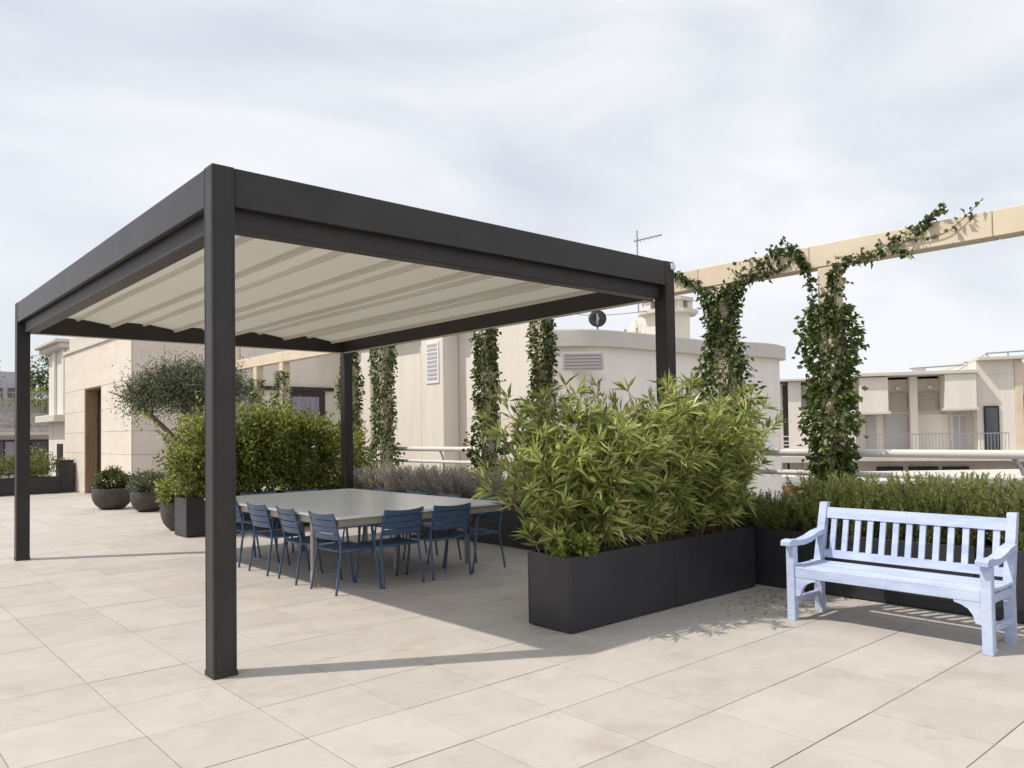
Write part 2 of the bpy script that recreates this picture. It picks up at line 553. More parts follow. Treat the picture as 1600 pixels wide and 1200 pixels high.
# ================================================================== TRELLIS, RAILING, PARAPET
tr = thing("trellis", "tall ochre concrete trellis with climbing vines along the terrace edge", "trellis", (6.2, 0, 0))
COLY = [-5.42, -1.03, 0.29, 3.40, 4.71, 7.80, 9.05, 12.15, 13.60]
TX0, TX1, TZ0, TZ1 = 6.12, 6.32, 3.258, 3.500
for y in COLY:
    boxpart(tr, "column", "trellis", TX0 + 0.01, TX1 - 0.01, y - 0.095, y + 0.095, 0.0, TZ0 - 0.001, 0.006)
ends = [-8.2, -4.25, -2.62, -0.85, 0.58, 3.25, 4.85, 7.65, 9.2, 12.0, 15.1]
for a, b in zip(ends[:-1], ends[1:]):
    boxpart(tr, "beam", "trellis", TX0, TX1, a + 0.003, b - 0.003, TZ0, TZ1, 0.006)
for y in COLY:
    boxpart(tr, "column_joint", "joint", TX0 + 0.008, TX1 - 0.008, y - 0.097, y + 0.097, 2.93, 2.938, 0)

pw_ = boxpart(None, "parapet", "creamtrim", 5.80, 6.60, -8.0, 14.5, -0.004, 0.30, 0.01)
pw_["label"] = "low cream parapet under the trellis behind the planters"
pw_["category"] = "parapet"

ra = thing("railing", "white tubular terrace railing of two horizontal rails behind the vines", "railing", (6.45, 0, 0.3))
bm = bmesh.new(); tube(bm, [(6.45, -8, 1.262), (6.45, 14.4, 1.262)], 0.042, 12); finish(bm, "rail", "whiterail", ra, smooth=True)
bm = bmesh.new(); tube(bm, [(6.45, -8, 1.035), (6.45, 14.4, 1.035)], 0.030, 12); finish(bm, "rail", "whiterail", ra, smooth=True)
bm = bmesh.new(); tube(bm, [(6.45, -8, 0.66), (6.45, 14.4, 0.66)], 0.02, 10); finish(bm, "rail", "whiterail", ra, smooth=True)
for y in (-5.0, -2.72, 2.0, 6.3, 10.6):
    bm = bmesh.new(); tube(bm, smooth_path([(6.45, y + 0.10, 1.25), (6.47, y + 0.03, 1.12), (6.47, y, 0.9), (6.47, y, 0.3)], 4), 0.018, 8); finish(bm, "post", "metal", ra, smooth=True)

# ================================================================== PLANTERS
def trough(name, label, x0, x1, y0, y1, h, joints=(), axis="x"):
    t = thing(name, label, "planter", ((x0 + x1) / 2, (y0 + y1) / 2, 0))
    wl = 0.018
    a, b = (x0, x1) if axis == "x" else (y0, y1)
    cuts = [a] + list(joints) + [b]
    for c, d in zip(cuts[:-1], cuts[1:]):
        g0, g1 = c + (0.004 if c != a else 0), d - (0.004 if d != b else 0)
        for side in (0, 1):
            if axis == "x":
                yy = (y0, y0 + wl) if side == 0 else (y1 - wl, y1)
                boxpart(t, "panel", "planter", g0, g1, yy[0], yy[1], 0.012, h, 0.003)
            else:
                xx = (x0, x0 + wl) if side == 0 else (x1 - wl, x1)
                boxpart(t, "panel", "planter", xx[0], xx[1], g0, g1, 0.012, h, 0.003)
    if axis == "x":
        boxpart(t, "panel", "planter", x0 + 0.0005, x0 + wl, y0 + wl + 0.001, y1 - wl - 0.001, 0.012, h, 0.003)
        boxpart(t, "panel", "planter", x1 - wl, x1 - 0.0005, y0 + wl + 0.001, y1 - wl - 0.001, 0.012, h, 0.003)
    else:
        boxpart(t, "panel", "planter", x0 + wl + 0.001, x1 - wl - 0.001, y0 + 0.0005, y0 + wl, 0.012, h, 0.003)
        boxpart(t, "panel", "planter", x0 + wl + 0.001, x1 - wl - 0.001, y1 - wl, y1 - 0.0005, 0.012, h, 0.003)
    boxpart(t, "plinth", "dark", x0 + 0.03, x1 - 0.03, y0 + 0.03, y1 - 0.03, 0.0, 0.014, 0)
    bm = bmesh.new()
    nx, ny = max(3, int((x1 - x0) / 0.08)), max(3, int((y1 - y0) / 0.08))
    g = [[bm.verts.new((x0 + wl + (x1 - x0 - 2 * wl) * i / nx, y0 + wl + (y1 - y0 - 2 * wl) * j / ny, h - 0.05 + rng.normal() * 0.008)) for j in range(ny + 1)] for i in range(nx + 1)]
    for i in range(nx):
        for j in range(ny):
            bm.faces.new((g[i][j], g[i + 1][j], g[i + 1][j + 1], g[i][j + 1]))
    finish(bm, "soil", "soil", t)
    return t


trough("planter", "long dark grey metal planter of oleanders at the pergola's right corner", 2.385, 4.955, -0.825, -0.348, 0.585, (3.70,), "x")
trough("planter", "dark grey planter row behind the bench along the terrace edge", 5.075, 5.70, -7.0, 7.15, 0.56, (-5.47, -4.10, -2.73, -1.36, 0.01, 1.38, 2.75, 4.12, 5.49), "y")
trough("planter", "dark grey planter of the tall hedge behind the pergola's far end", 2.33, 5.60, 7.32, 7.86, 0.605, (3.70, 4.65), "x")
trough("planter", "low dark planter of the far hedge beside the cream building", -6.0, 3.30, 20.55, 21.05, 0.47, (-3.0, -0.5, 1.5), "x")
cab = thing("cabinet", "dark grey upright box between the far hedge and cream wall", "cabinet", (3.46, 20.85, 0))
boxpart(cab, "body", "planter", 3.30, 3.66, 20.60, 21.10, 0.0, 0.90, 0.006)
boxpart(cab, "lid", "planter", 3.29, 3.67, 20.59, 21.11, 0.902, 0.94, 0.005)


# ================================================================== PLANTS
def stem_shrub(name, label, cat, base, n_stem, spread, height, lean, leafm, ln, wd, step, whorl, tmin=0.25, group=None, tipy=0.35, droop=0.5, stem_r=0.006, curve=0.15, twigm="twig", ang=(0.35, 1.15), lift=1.0, ros=0, rosn=14):
    """stems rising from base, each with leaves in whorls; base=(x,y,z), spread=(sx,sy) of the stem feet, lean=(lx,ly) extra reach at the tips"""
    t = thing(name, label, cat, base, 0, group)
    bm = bmesh.new()
    P, D, Lg, W, C = [], [], [], [], []
    for i in range(n_stem):
        f = rng.uniform(-1, 1, 2)
        foot = np.array([base[0] + f[0] * spread[0] * 0.8, base[1] + f[1] * spread[1] * 0.7, base[2] - 0.03])
        hh = height * rng.uniform(0.55, 1.0) * (1 - 0.13 * abs(f[0]) * lift)
        tip = foot + np.array([f[0] * lean[0] + rng.normal() * 0.08, f[1] * lean[1] + rng.normal() * 0.08, hh])
        midp = (foot + tip) / 2 + np.array([-f[0] * lean[0] * curve, -f[1] * lean[1] * curve, hh * 0.06])
        pts = smooth_path([foot, midp, tip], 6)
        tube(bm, pts, stem_r, 5, stem_r * 0.35)
        pa = np.array([list(p) for p in pts])
        seg = np.linalg.norm(np.diff(pa, axis=0), axis=1)
        tot = seg.sum()
        cum = np.concatenate([[0], np.cumsum(seg)])
        s = np.arange(tmin * tot * rng.uniform(0.7, 1.2), tot, step)
        for q in s:
            j = min(np.searchsorted(cum, q) - 1, len(seg) - 1)
            j = max(j, 0)
            a = (q - cum[j]) / seg[j]
            p = pa[j] * (1 - a) + pa[j + 1] * a
            ax = unit((pa[j + 1] - pa[j])[None])[0]
            tt = q / tot
            for k in range(whorl):
                d = rand_dir(1)[0]
                d -= ax * d.dot(ax)
                d /= np.linalg.norm(d) + 1e-9
                an = rng.uniform(*ang) if tt < 0.93 else rng.uniform(0.15, 0.7)
                P.append(p)
                D.append(ax * math.cos(an) + d * math.sin(an))
                g = (0.75 + 0.25 * math.sin(math.pi * min(1, tt + 0.15))) * rng.uniform(0.7, 1.15)
                if tt > 0.95:
                    g *= 0.75
                Lg.append(ln * g)
                W.append(wd * g * rng.uniform(0.8, 1.2))
                C.append(rng.normal(0.42, 0.17) + (tipy if tt > 0.86 else 0) * rng.uniform(0.4, 1.1))
        for _ in range(ros):
            q = tot * rng.uniform(0.06, 1.0) ** 0.75
            j = max(0, min(np.searchsorted(cum, q) - 1, len(seg) - 1))
            p = pa[j] + (pa[j + 1] - pa[j]) * (q - cum[j]) / seg[j]
            d = rand_dir(1)[0] * np.array([1, 1, 0.2]) + np.array([f[0] * 0.5, f[1] * 0.7, 0.75])
            d /= np.linalg.norm(d)
            e = p + d * rng.uniform(0.08, 0.22)
            tube(bm, [p, e], stem_r * 0.5, 4, stem_r * 0.3)
            for k in range(rosn):
                r_ = rand_dir(1)[0]
                r_ -= d * r_.dot(d)
                r_ /= np.linalg.norm(r_) + 1e-9
                young = k < 4
                an = rng.uniform(0.1, 0.5) if young else rng.uniform(0.40, 1.35)
                g = (0.6 if young else 1.0) * rng.uniform(0.75, 1.15)
                P.append(e - d * (0 if young else rng.uniform(0, 0.07)))
                D.append(d * math.cos(an) + r_ * math.sin(an))
                Lg.append(ln * g)
                W.append(wd * g * rng.uniform(0.8, 1.2))
                C.append(rng.normal(0.45, 0.24) + (tipy * rng.uniform(0.5, 1.2) if young else 0))
    finish(bm, "stems", twigm, t, smooth=True)
    C = np.minimum(np.array(C), 0.9)
    C[rng.uniform(0, 1, len(C)) < 0.035] = 1.0
    leaf_object("foliage", P, D, Lg, W, C, leafm, t, droop=droop)
    return t


def blob_shrub(name, label, cat, base, ctr, rad, n, leafm, ln, wd, group=None, shell=0.55, stems=6, tint=(0.42, 0.2), clumps=26, droop=0.3, outward=0.8, up=0.4, toplight=0.25):
    """clumps of leaves spread through an ellipsoid, on a few branching stems"""
    t = thing(name, label, cat, base, 0, group)
    ctr, rad = np.array(ctr, float), np.array(rad, float)
    cl = rand_dir(clumps) * (rng.uniform(shell, 1.0, clumps) ** 0.7)[:, None]
    cl *= rng.uniform(0.82, 1.12, (clumps, 1))
    cpos = ctr + cl * rad
    cs = rng.uniform(0.20, 0.36, clumps)
    ci = rng.integers(0, clumps, n)
    off = rng.normal(size=(n, 3)) * cs[ci][:, None] * 0.62 * rad
    P = cpos[ci] + off
    P[:, 2] = np.maximum(P[:, 2], base[2] - 0.02 + rng.uniform(0, 0.08, n))
    o = unit((P - ctr) / rad)
    D = o * outward + rand_dir(n) * 0.8 + np.array([0, 0, up])
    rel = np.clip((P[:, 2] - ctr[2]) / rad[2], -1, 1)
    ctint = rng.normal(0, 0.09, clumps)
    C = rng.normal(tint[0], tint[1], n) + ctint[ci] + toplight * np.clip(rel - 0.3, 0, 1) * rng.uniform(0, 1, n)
    s = rng.uniform(0.7, 1.2, n)
    bm = bmesh.new()
    b0 = np.array(base, float) - np.array([0, 0, 0.03])
    for k in range(min(stems, clumps)):
        e = cpos[k]
        st = b0 + np.array([rng.normal() * rad[0] * 0.2, rng.normal() * rad[1] * 0.2, 0])
        md = (st + e) / 2 + np.array([rng.normal() * 0.04, rng.normal() * 0.04, 0.05])
        tube(bm, smooth_path([st, md, e], 4), 0.010, 5, 0.003)
    finish(bm, "stems", "twig", t, smooth=True)
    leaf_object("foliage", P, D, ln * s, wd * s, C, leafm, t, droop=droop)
    return t


# oleanders in the near planter
OL = [
    (2.60, "oleander shrub leaning out over the near end of the long planter", 0.24, 27, 1.42),
    (3.10, "oleander shrub in the long planter, second from its near end", 0.27, 24, 1.45),
    (3.62, "oleander shrub in the middle of the long planter in front of the pergola post", 0.27, 24, 1.42),
    (4.15, "oleander shrub in the long planter, fourth from its near end", 0.27, 28, 1.52),
    (4.66, "oleander shrub at the bench end of the long planter", 0.27, 36, 1.48),
]
for x, lb, sp, n, hh in OL:
    edge = 0.46 if x == 2.60 else 0.62 if x == 4.66 else 0.25
    stem_shrub("oleander_shrub", lb, "oleander", (x, -0.586, 0.54), n, (sp, 0.17), hh, (edge, 0.36), "oleander", 0.180, 0.026, 0.075, 3, 0.14, "oleander shrubs in the long planter", tipy=0.40, droop=0.22, ros=7, rosn=13)
# leafy ground cover spilling at the planter's corner
blob_shrub("ground_cover", "bright green round-leaved ground cover at the planter's near corner", "plant", (2.52, -0.70, 0.545), (2.53, -0.70, 0.64), (0.20, 0.21, 0.10), 1100, "sprout", 0.055, 0.040, shell=0.3, stems=4, clumps=16, up=0.6)

# rosemary hedge behind the bench
ROS = [
    (0.35, "dark rosemary bush in the edge planter beside the oleanders", 0.34),
    (-0.75, "rosemary bush between the oleanders and the bench", 0.42),
    (-1.55, "tall green rosemary bush behind the left end of the bench", 0.64),
    (-2.35, "tall green rosemary bush behind the middle of the bench", 0.66),
    (-3.15, "tall green rosemary bush behind the right end of the bench", 0.64),
    (-3.95, "rosemary bush past the right end of the bench", 0.52),
]
for y, lb, hh in ROS:
    stem_shrub("rosemary_bush", lb, "rosemary", (5.37, y, 0.52), 230, (0.27, 0.46), hh, (0.14, 0.10), "rosemary", 0.060, 0.015, 0.022, 3, 0.12, "rosemary bushes in the edge planter", tipy=0.22, droop=0.1, stem_r=0.004, ang=(0.25, 0.9), lift=0.2)
# loose green weeds rising above the rosemary
# grey lavender behind the table
LAV = [
    (6.75, "grey lavender bush beside the far pergola post"),
    (5.95, "grey lavender bush behind the table, second from the far post"),
    (5.20, "silvery lavender bush behind the table, third from the far post"),
    (4.45, "grey lavender bush next to the vine column behind the table"),
    (3.55, "green-grey low bush between two vine columns behind the table"),
    (2.60, "low grey bush behind the armchair at the table's corner"),
]
for y, lb in LAV:
    stem_shrub("lavender_bush", lb, "lavender", (5.35, y, 0.52), 150, (0.27, 0.42), 0.56, (0.24, 0.16), "grey_leaf", 0.060, 0.016, 0.026, 3, 0.15, "grey bushes behind the table", tipy=0.25, droop=0.05, stem_r=0.003, ang=(0.25, 0.9), lift=0.2)

# hedge behind the pergola
HED = [
    ((2.62, 7.60), 0.46, 1.18, "loose tall shrub at the outer corner of the hedge planter", "hedge", 3600),
    ((3.25, 7.60), 0.48, 1.30, "yellow-green hedge shrub left of the far chairs", "hedge", 6500),
    ((3.90, 7.60), 0.48, 1.26, "yellow-green hedge shrub in the middle of the hedge planter", "hedge", 6500),
    ((4.55, 7.60), 0.46, 1.12, "green hedge shrub left of the far pergola post", "hedge", 6000),
    ((5.20, 7.60), 0.44, 1.02, "green hedge shrub right of the far pergola post", "hedge", 2600),
]
for (x, y), rx, hh, lb, lm, n in HED:
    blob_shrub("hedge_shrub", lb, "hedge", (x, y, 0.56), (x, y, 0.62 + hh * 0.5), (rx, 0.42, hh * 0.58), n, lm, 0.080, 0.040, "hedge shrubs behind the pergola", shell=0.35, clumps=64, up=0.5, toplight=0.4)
# oleander-like tall growth on the hedge's outer corner
stem_shrub("tall_shrub", "tall slender-leaved shrub rising at the hedge planter's outer end", "shrub", (2.62, 7.60, 0.56), 40, (0.27, 0.18), 1.50, (0.42, 0.25), "oleander", 0.11, 0.030, 0.05, 3, 0.10, tipy=0.25, droop=0.4, ros=4, rosn=12)

# climbing vines on the trellis columns
def vine(i, label, z0, z1, n, rad, seed_w, beam_runs=()):
    y = COLY[i]
    t = thing("climbing_vine", label, "vine", (6.05, y, 0.5), 0, "climbing vines on the trellis columns")
    zz = rng.uniform(0, 1, n)
    z = z0 + (z1 - z0) * zz
    prof_r = rad * (0.70 + 0.20 * np.sin(z * 3.1 + seed_w) + 0.17 * np.sin(z * 7.3 + 2 * seed_w + 2 * np.sin(rng.uniform(0, 6.28, n) * 0 + z)) + 0.16 * rng.normal(size=n)) * np.clip(1.25 - 0.60 * zz, 0.35, 1.1)
    th = rng.uniform(0, 2 * np.pi, n)
    rr = prof_r * np.sqrt(rng.uniform(0.06, 1, n)) + 0.06
    P = np.stack([6.17 + rr * np.cos(th) * 0.85, y + rr * np.sin(th), z], 1)
    gap = np.sin(z * 9 + th * 2 + seed_w) + np.sin(z * 4.3 - th * 3 + seed_w * 2)
    keep = gap > -1.45 + 0.12 * rng.normal(size=n)
    P = P[keep]
    o = unit(P - np.stack([np.full(len(P), 6.22), np.full(len(P), y), P[:, 2]], 1))
    D = o * 0.9 + rand_dir(len(P)) * 0.8 + np.array([0, 0, -0.25])
    C = rng.normal(0.40, 0.19, len(P)) + 0.18 * (rng.uniform(0, 1, len(P)) > 0.88)
    bm = bmesh.new()
    for k in range(5):
        a = rng.uniform(0, 6.28)
        pts = [(6.22 + 0.13 * math.cos(a + q * 0.9), y + 0.13 * math.sin(a + q * 0.9), 0.5 + (z1 - 0.5) * q / 7) for q in range(8)]
        tube(bm, smooth_path(pts, 3), 0.009, 5, 0.004)
    extra_P, extra_D, extra_C = [], [], []
    for pts, dens, sp in beam_runs:
        path = smooth_path(pts, 6)
        tube(bm, path, 0.007, 5, 0.0025)
        pa = np.array([list(p) for p in path])
        m_ = int(dens)
        q = rng.uniform(0, len(pa) - 1.001, m_)
        j = q.astype(int)
        p = pa[j] * (1 - (q - j))[:, None] + pa[j + 1] * (q - j)[:, None]
        fade = np.clip(1.15 - q / len(pa), 0.15, 1)[:, None]
        extra_P.append(p + rng.normal(size=(m_, 3)) * sp * fade)
        extra_D.append(rand_dir(m_) + np.array([-0.3, 0, 0.1]))
        extra_C.append(rng.normal(0.32, 0.17, m_))
    finish(bm, "stems", "twig", t, smooth=True)
    if extra_P:
        P = np.concatenate([P] + extra_P)
        D = np.concatenate([D] + extra_D)
        C = np.concatenate([C] + extra_C)
    s = rng.uniform(0.6, 1.2, len(P))
    leaf_object("foliage", P, D, 0.072 * s, 0.050 * s, C, "ivy", t, droop=0.3, upish=0.2)


fx = 6.09
vine(1, "thick leafy vine on the column nearest the bench, reaching up along the beam", 0.5, 2.85, 4600, 0.30, 0.4, [
    ([(fx, -1.10, 2.55), (fx, -1.16, 3.0), (fx, -1.22, 3.25), (fx, -1.50, 3.30), (fx, -1.78, 3.38), (fx, -2.02, 3.47), (fx, -2.20, 3.60)], 250, 0.065),
    ([(fx, -0.95, 2.5), (fx, -0.90, 2.9), (fx, -0.86, 3.20), (fx, -0.80, 3.28)], 130, 0.035),
    ([(fx, -1.85, 3.36), (fx, -2.20, 3.36), (fx, -2.38, 3.46), (fx, -2.56, 3.62)], 24, 0.03),
    ([(fx, -2.08, 3.48), (fx, -2.17, 3.58), (fx, -2.23, 3.67)], 16, 0.02),
    ([(fx, -1.3, 3.25), (fx, -1.7, 3.27), (fx, -1.95, 3.22)], 50, 0.04),
    ([(fx, -1.08, 2.6), (fx, -1.10, 2.95), (fx, -1.12, 3.20)], 130, 0.045),
])
vine(2, "dark leafy vine on the column right of the near pergola post", 0.5, 3.22, 4600, 0.32, 1.7, [
    ([(fx, 0.20, 3.0), (fx, 0.05, 3.22), (fx, -0.20, 3.34), (fx, -0.42, 3.45), (fx, -0.60, 3.52), (fx, -0.74, 3.40), (fx, -0.84, 3.26)], 400, 0.075),
    ([(fx, 0.10, 3.15), (fx, -0.15, 3.24), (fx, -0.40, 3.28), (fx, -0.60, 3.34)], 90, 0.05),
    ([(fx, 0.38, 2.95), (fx, 0.48, 3.12), (fx, 0.58, 3.27), (fx, 0.72, 3.38), (fx, 0.95, 3.48)], 190, 0.045),
])
vine(3, "vine column rising above the oleanders left of the near pergola post", 0.5, 3.2, 3300, 0.27, 2.9, [([(fx, 3.25, 2.6), (fx, 3.22, 3.0), (fx, 3.2, 3.4)], 120, 0.05)])
vine(4, "dark double-stemmed vine column left of the oleanders", 0.5, 3.2, 3300, 0.27, 4.1, [([(fx, 4.55, 2.6), (fx, 4.52, 3.0), (fx, 4.5, 3.4)], 120, 0.05)])
vine(5, "vine column in front of the cream facade right of the far post", 0.5, 3.4, 3300, 0.27, 5.2)
vine(6, "vine column just behind the far pergola post", 0.5, 3.4, 3300, 0.27, 6.6)
vine(7, "pale green vine above the hedge, right one of two behind the far chairs", 0.5, 3.05, 1700, 0.26, 7.3)
vine(8, "pale green vine above the hedge, left one of two behind the far chairs", 0.5, 2.95, 1700, 0.26, 8.8)


# pots
def pot(label, x, y, r, h, group=None):
    t = thing("plant_pot", label, "pot", (x, y, 0), 0, "round dark pots")
    bm = bmesh.new()
    pr = [(r * 0.42, 0), (r * 0.62, h * 0.06), (r * 0.84, h * 0.25), (r * 0.97, h * 0.5), (r * 1.0, h * 0.75), (r * 0.97, h * 0.97), (r * 0.955, h), (r * 0.90, h), (r * 0.89, h * 0.9), (r * 0.2, h * 0.88)]
    lathe(bm, pr, 36, (x, y, 0))
    finish(bm, "bowl", "pot", t, smooth=True)
    bm = bmesh.new()
    lathe(bm, [(r * 0.875, h * 0.882), (r * 0.5, h * 0.90), (r * 0.05, h * 0.91)], 24, (x, y, 0))
    finish(bm, "soil", "soil", t, smooth=True)
    return t


pot("round dark stone pot by the doorway holding a boxwood ball", 2.93, 13.72, 0.41, 0.46)
blob_shrub("boxwood_bush", "clipped boxwood in the round pot by the doorway", "bush", (2.93, 13.72, 0.41), (2.93, 13.72, 0.60), (0.36, 0.36, 0.24), 3600, "box", 0.055, 0.034, shell=0.5, clumps=60)
pot("round dark stone pot below the olive tree's crown", 3.30, 12.45, 0.35, 0.42)
blob_shrub("grey_green_bush", "grey-green bush in the round pot below the olive crown", "bush", (3.30, 12.45, 0.37), (3.30, 12.45, 0.60), (0.36, 0.36, 0.26), 3000, "olive", 0.07, 0.028, shell=0.4, clumps=50)
pot("round dark stone pot just behind the hedge planter's corner", 2.66, 8.55, 0.32, 0.47)
blob_shrub("yellow_green_bush", "yellow-green bush in the round pot behind the hedge planter", "bush", (2.66, 8.55, 0.42), (2.62, 8.55, 0.66), (0.34, 0.34, 0.24), 2400, "hedge", 0.07, 0.038, shell=0.4, clumps=44, tint=(0.55, 0.2))
pot("dark stone pot holding the leaning olive tree", 3.45, 9.75, 0.36, 0.52)

# olive tree leaning to the building
ot = thing("olive_tree", "leaning olive tree with grey-green umbrella crown before the cream building", "olive tree", (3.45, 9.75, 0.45))
bm = bmesh.new()
trunk = smooth_path([(3.45, 9.75, 0.40), (3.36, 9.85, 0.9), (3.12, 10.08, 1.45), (2.76, 10.42, 1.95), (2.55, 10.62, 2.20)], 6)
tube(bm, trunk, 0.062, 9, 0.036)
limbs = [
    [(2.76, 10.42, 1.95), (2.50, 10.75, 2.25), (2.15, 10.95, 2.42)],
    [(2.76, 10.42, 1.95), (2.85, 10.60, 2.30), (3.05, 10.75, 2.60)],
    [(3.12, 10.08, 1.45), (3.30, 10.20, 1.95), (3.55, 10.15, 2.40)],
    [(3.30, 10.20, 1.95), (3.65, 10.00, 2.30), (3.95, 9.80, 2.50)],
    [(2.55, 10.62, 2.20), (2.40, 10.50, 2.45), (2.30, 10.35, 2.55)],
]
for lm in limbs:
    tube(bm, smooth_path(lm, 4), 0.028, 7, 0.010)
finish(bm, "trunk", "bark", ot, smooth=True)
n = 22000
cl = np.array([[2.05, 11.0, 2.42], [2.25, 10.75, 2.36], [2.35, 10.9, 2.55], [2.55, 10.75, 2.62], [2.70, 10.55, 2.66], [2.60, 10.35, 2.45], [2.90, 10.70, 2.70], [2.95, 10.45, 2.55], [3.15, 10.55, 2.78], [3.15, 10.25, 2.48], [3.35, 10.35, 2.66], [3.45, 10.05, 2.52], [3.55, 10.35, 2.78], [3.75, 10.05, 2.62], [3.75, 9.80, 2.48], [3.95, 9.90, 2.72], [4.10, 9.70, 2.50], [3.35, 10.75, 2.72], [2.45, 11.1, 2.48], [4.15, 9.95, 2.70], [3.00, 10.25, 2.36], [3.30, 10.00, 2.34], [3.65, 9.75, 2.34]])
ci = rng.integers(0, len(cl), n)
P = cl[ci] * np.array([0.74, 0.74, 1]) + np.array([0.98, 2.52, -0.10]) + rng.normal(size=(n, 3)) * np.array([0.15, 0.15, 0.19])
leaf_object("crown", P, rand_dir(n) + np.array([0, 0, 0.45]), 0.070 * rng.uniform(0.7, 1.2, n), 0.021, rng.normal(0.42, 0.2, n) + rng.normal(0, 0.1, len(cl))[ci], "olive", ot, droop=0.1)

# far-left hedge
for k, (x, lb) in enumerate([(-1.5, "far clipped hedge shrub at the left edge beyond the planter"), (0.1, "far hedge shrub left of the far pergola corner post"), (1.35, "far hedge shrub directly behind the pergola's left post"), (2.55, "far hedge shrub between the pergola's left post and the dark box")]):
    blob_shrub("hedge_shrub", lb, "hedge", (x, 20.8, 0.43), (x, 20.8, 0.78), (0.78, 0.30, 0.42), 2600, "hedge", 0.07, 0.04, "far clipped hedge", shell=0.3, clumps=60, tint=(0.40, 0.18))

# ================================================================== TABLE
TX, TY = (1.83, 3.95), (1.72, 5.20)
tb = thing("dining_table", "large rectangular grey dining table under the pergola", "table", (2.89, 3.6, 0))
boxpart(tb, "table_top", "tabletop", TX[0], TX[1], TY[0], TY[1], 0.728, 0.756, 0.004)
bm = bmesh.new()
a0, a1, b0, b1 = TX[0] + 0.03, TX[1] - 0.03, TY[0] + 0.03, TY[1] - 0.03
box(bm, a0, a1, b0, b0 + 0.03, 0.655, 0.727)
box(bm, a0, a1, b1 - 0.03, b1, 0.655, 0.727)
box(bm, a0, a0 + 0.03, b0 + 0.031, b1 - 0.031, 0.655, 0.727)
box(bm, a1 - 0.03, a1, b0 + 0.031, b1 - 0.031, 0.655, 0.727)
finish(bm, "apron", "champagne", tb)
for x in (1.862, 2.86, 3.845):
    for y in (2.30, 4.62):
        boxpart(tb, "leg", "champagne", x, x + 0.05, y, y + 0.055, 0.0, 0.654, 0.004)


# ================================================================== CHAIRS
def build_chair():
    t = thing("armchair", "x", "chair", (0, 0, 0))
    def cpt(z):   # upright line of the back
        return -0.185 - 0.085 * max(0, (z - 0.44)) / 0.35
    for s in (-1, 1):
        bm = bmesh.new()
        tube(bm, smooth_path([(s * 0.247, -0.245, 0.0), (s * 0.238, -0.215, 0.20), (s * 0.232, -0.182, 0.42), (s * 0.232, -0.205, 0.56), (s * 0.232, cpt(0.785), 0.785)], 4), 0.0135, 8, flat=0.85)
        finish(bm, "leg", "blue", t, False, True)
        bm = bmesh.new()
        tube(bm, smooth_path([(s * 0.258, 0.255, 0.0), (s * 0.256, 0.215, 0.22), (s * 0.255, 0.185, 0.44), (s * 0.256, 0.172, 0.575)], 4), 0.0135, 8, flat=0.85)
        finish(bm, "leg", "blue", t, False, True)
        bm = bmesh.new()
        tube(bm, smooth_path([(s * 0.256, 0.172, 0.574), (s * 0.257, 0.158, 0.622), (s * 0.258, 0.110, 0.645), (s * 0.255, -0.05, 0.648), (s * 0.243, -0.222, 0.640)], 4), 0.016, 8, flat=0.6)
        finish(bm, "armrest", "blue", t, False, True)
    bm = bmesh.new()
    tube(bm, [(-0.250, 0.195, 0.418), (0.250, 0.195, 0.418)], 0.012, 8)
    tube(bm, [(-0.232, -0.180, 0.412), (0.232, -0.180, 0.412)], 0.012, 8)
    for s in (-1, 1):
        tube(bm, [(s * 0.234, -0.182, 0.414), (s * 0.252, 0.195, 0.418)], 0.012, 8)
    finish(bm, "seat_frame", "blue", t, False, True)
    nx = 10
    def slat(y0, y1, z0, z1, bow, nrm_z):
        """curved slat: from (y0,z0) to (y1,z1) across x, bowed"""
        bm = bmesh.new()
        rows = []
        for i in range(nx + 1):
            u = -1 + 2 * i / nx
            bb = bow * (1 - u * u)
            wx = 0.226 * u
            if nrm_z:
                q = [(wx, y0, z0 - bb), (wx, y1, z1 - bb), (wx, y1, z1 - bb - 0.009), (wx, y0, z0 - bb - 0.009)]
            else:
                zt = z1 - (0.014 * (1 - u * u) if z1 > 0.77 else 0)
                q = [(wx, y0 - bb, z0), (wx, y1 - bb, zt), (wx, y1 - bb - 0.010, zt), (wx, y0 - bb - 0.010, z0)]
            rows.append([bm.verts.new(v) for v in q])
        for a, b in zip(rows[:-1], rows[1:]):
            for i in range(4):
                bm.faces.new((a[i], a[(i + 1) % 4], b[(i + 1) % 4], b[i]))
        bm.faces.new(rows[0])
        bm.faces.new(rows[-1])
        return bm
    for k in range(4):
        z0 = 0.523 + k * 0.066
        z1 = z0 + (0.058 if k < 3 else 0.064)
        finish(slat(cpt(z0) + 0.005, cpt(z1) + 0.005, z0, z1, 0.030, False), "back_slat", "blue", t, False)
    for k in range(6):
        y0 = -0.175 + k * 0.063
        finish(slat(y0, y0 + 0.055, 0.430 + 0.001 * k, 0.431 + 0.001 * k, 0.012, True), "seat_slat", "blue", t, False)
    return t


def copy_tree(o, parent=None):
    c = o.copy()
    COL.objects.link(c)
    c.parent = parent
    for ch in o.children:
        copy_tree(ch, c)
    return c


proto = build_chair()
first = True
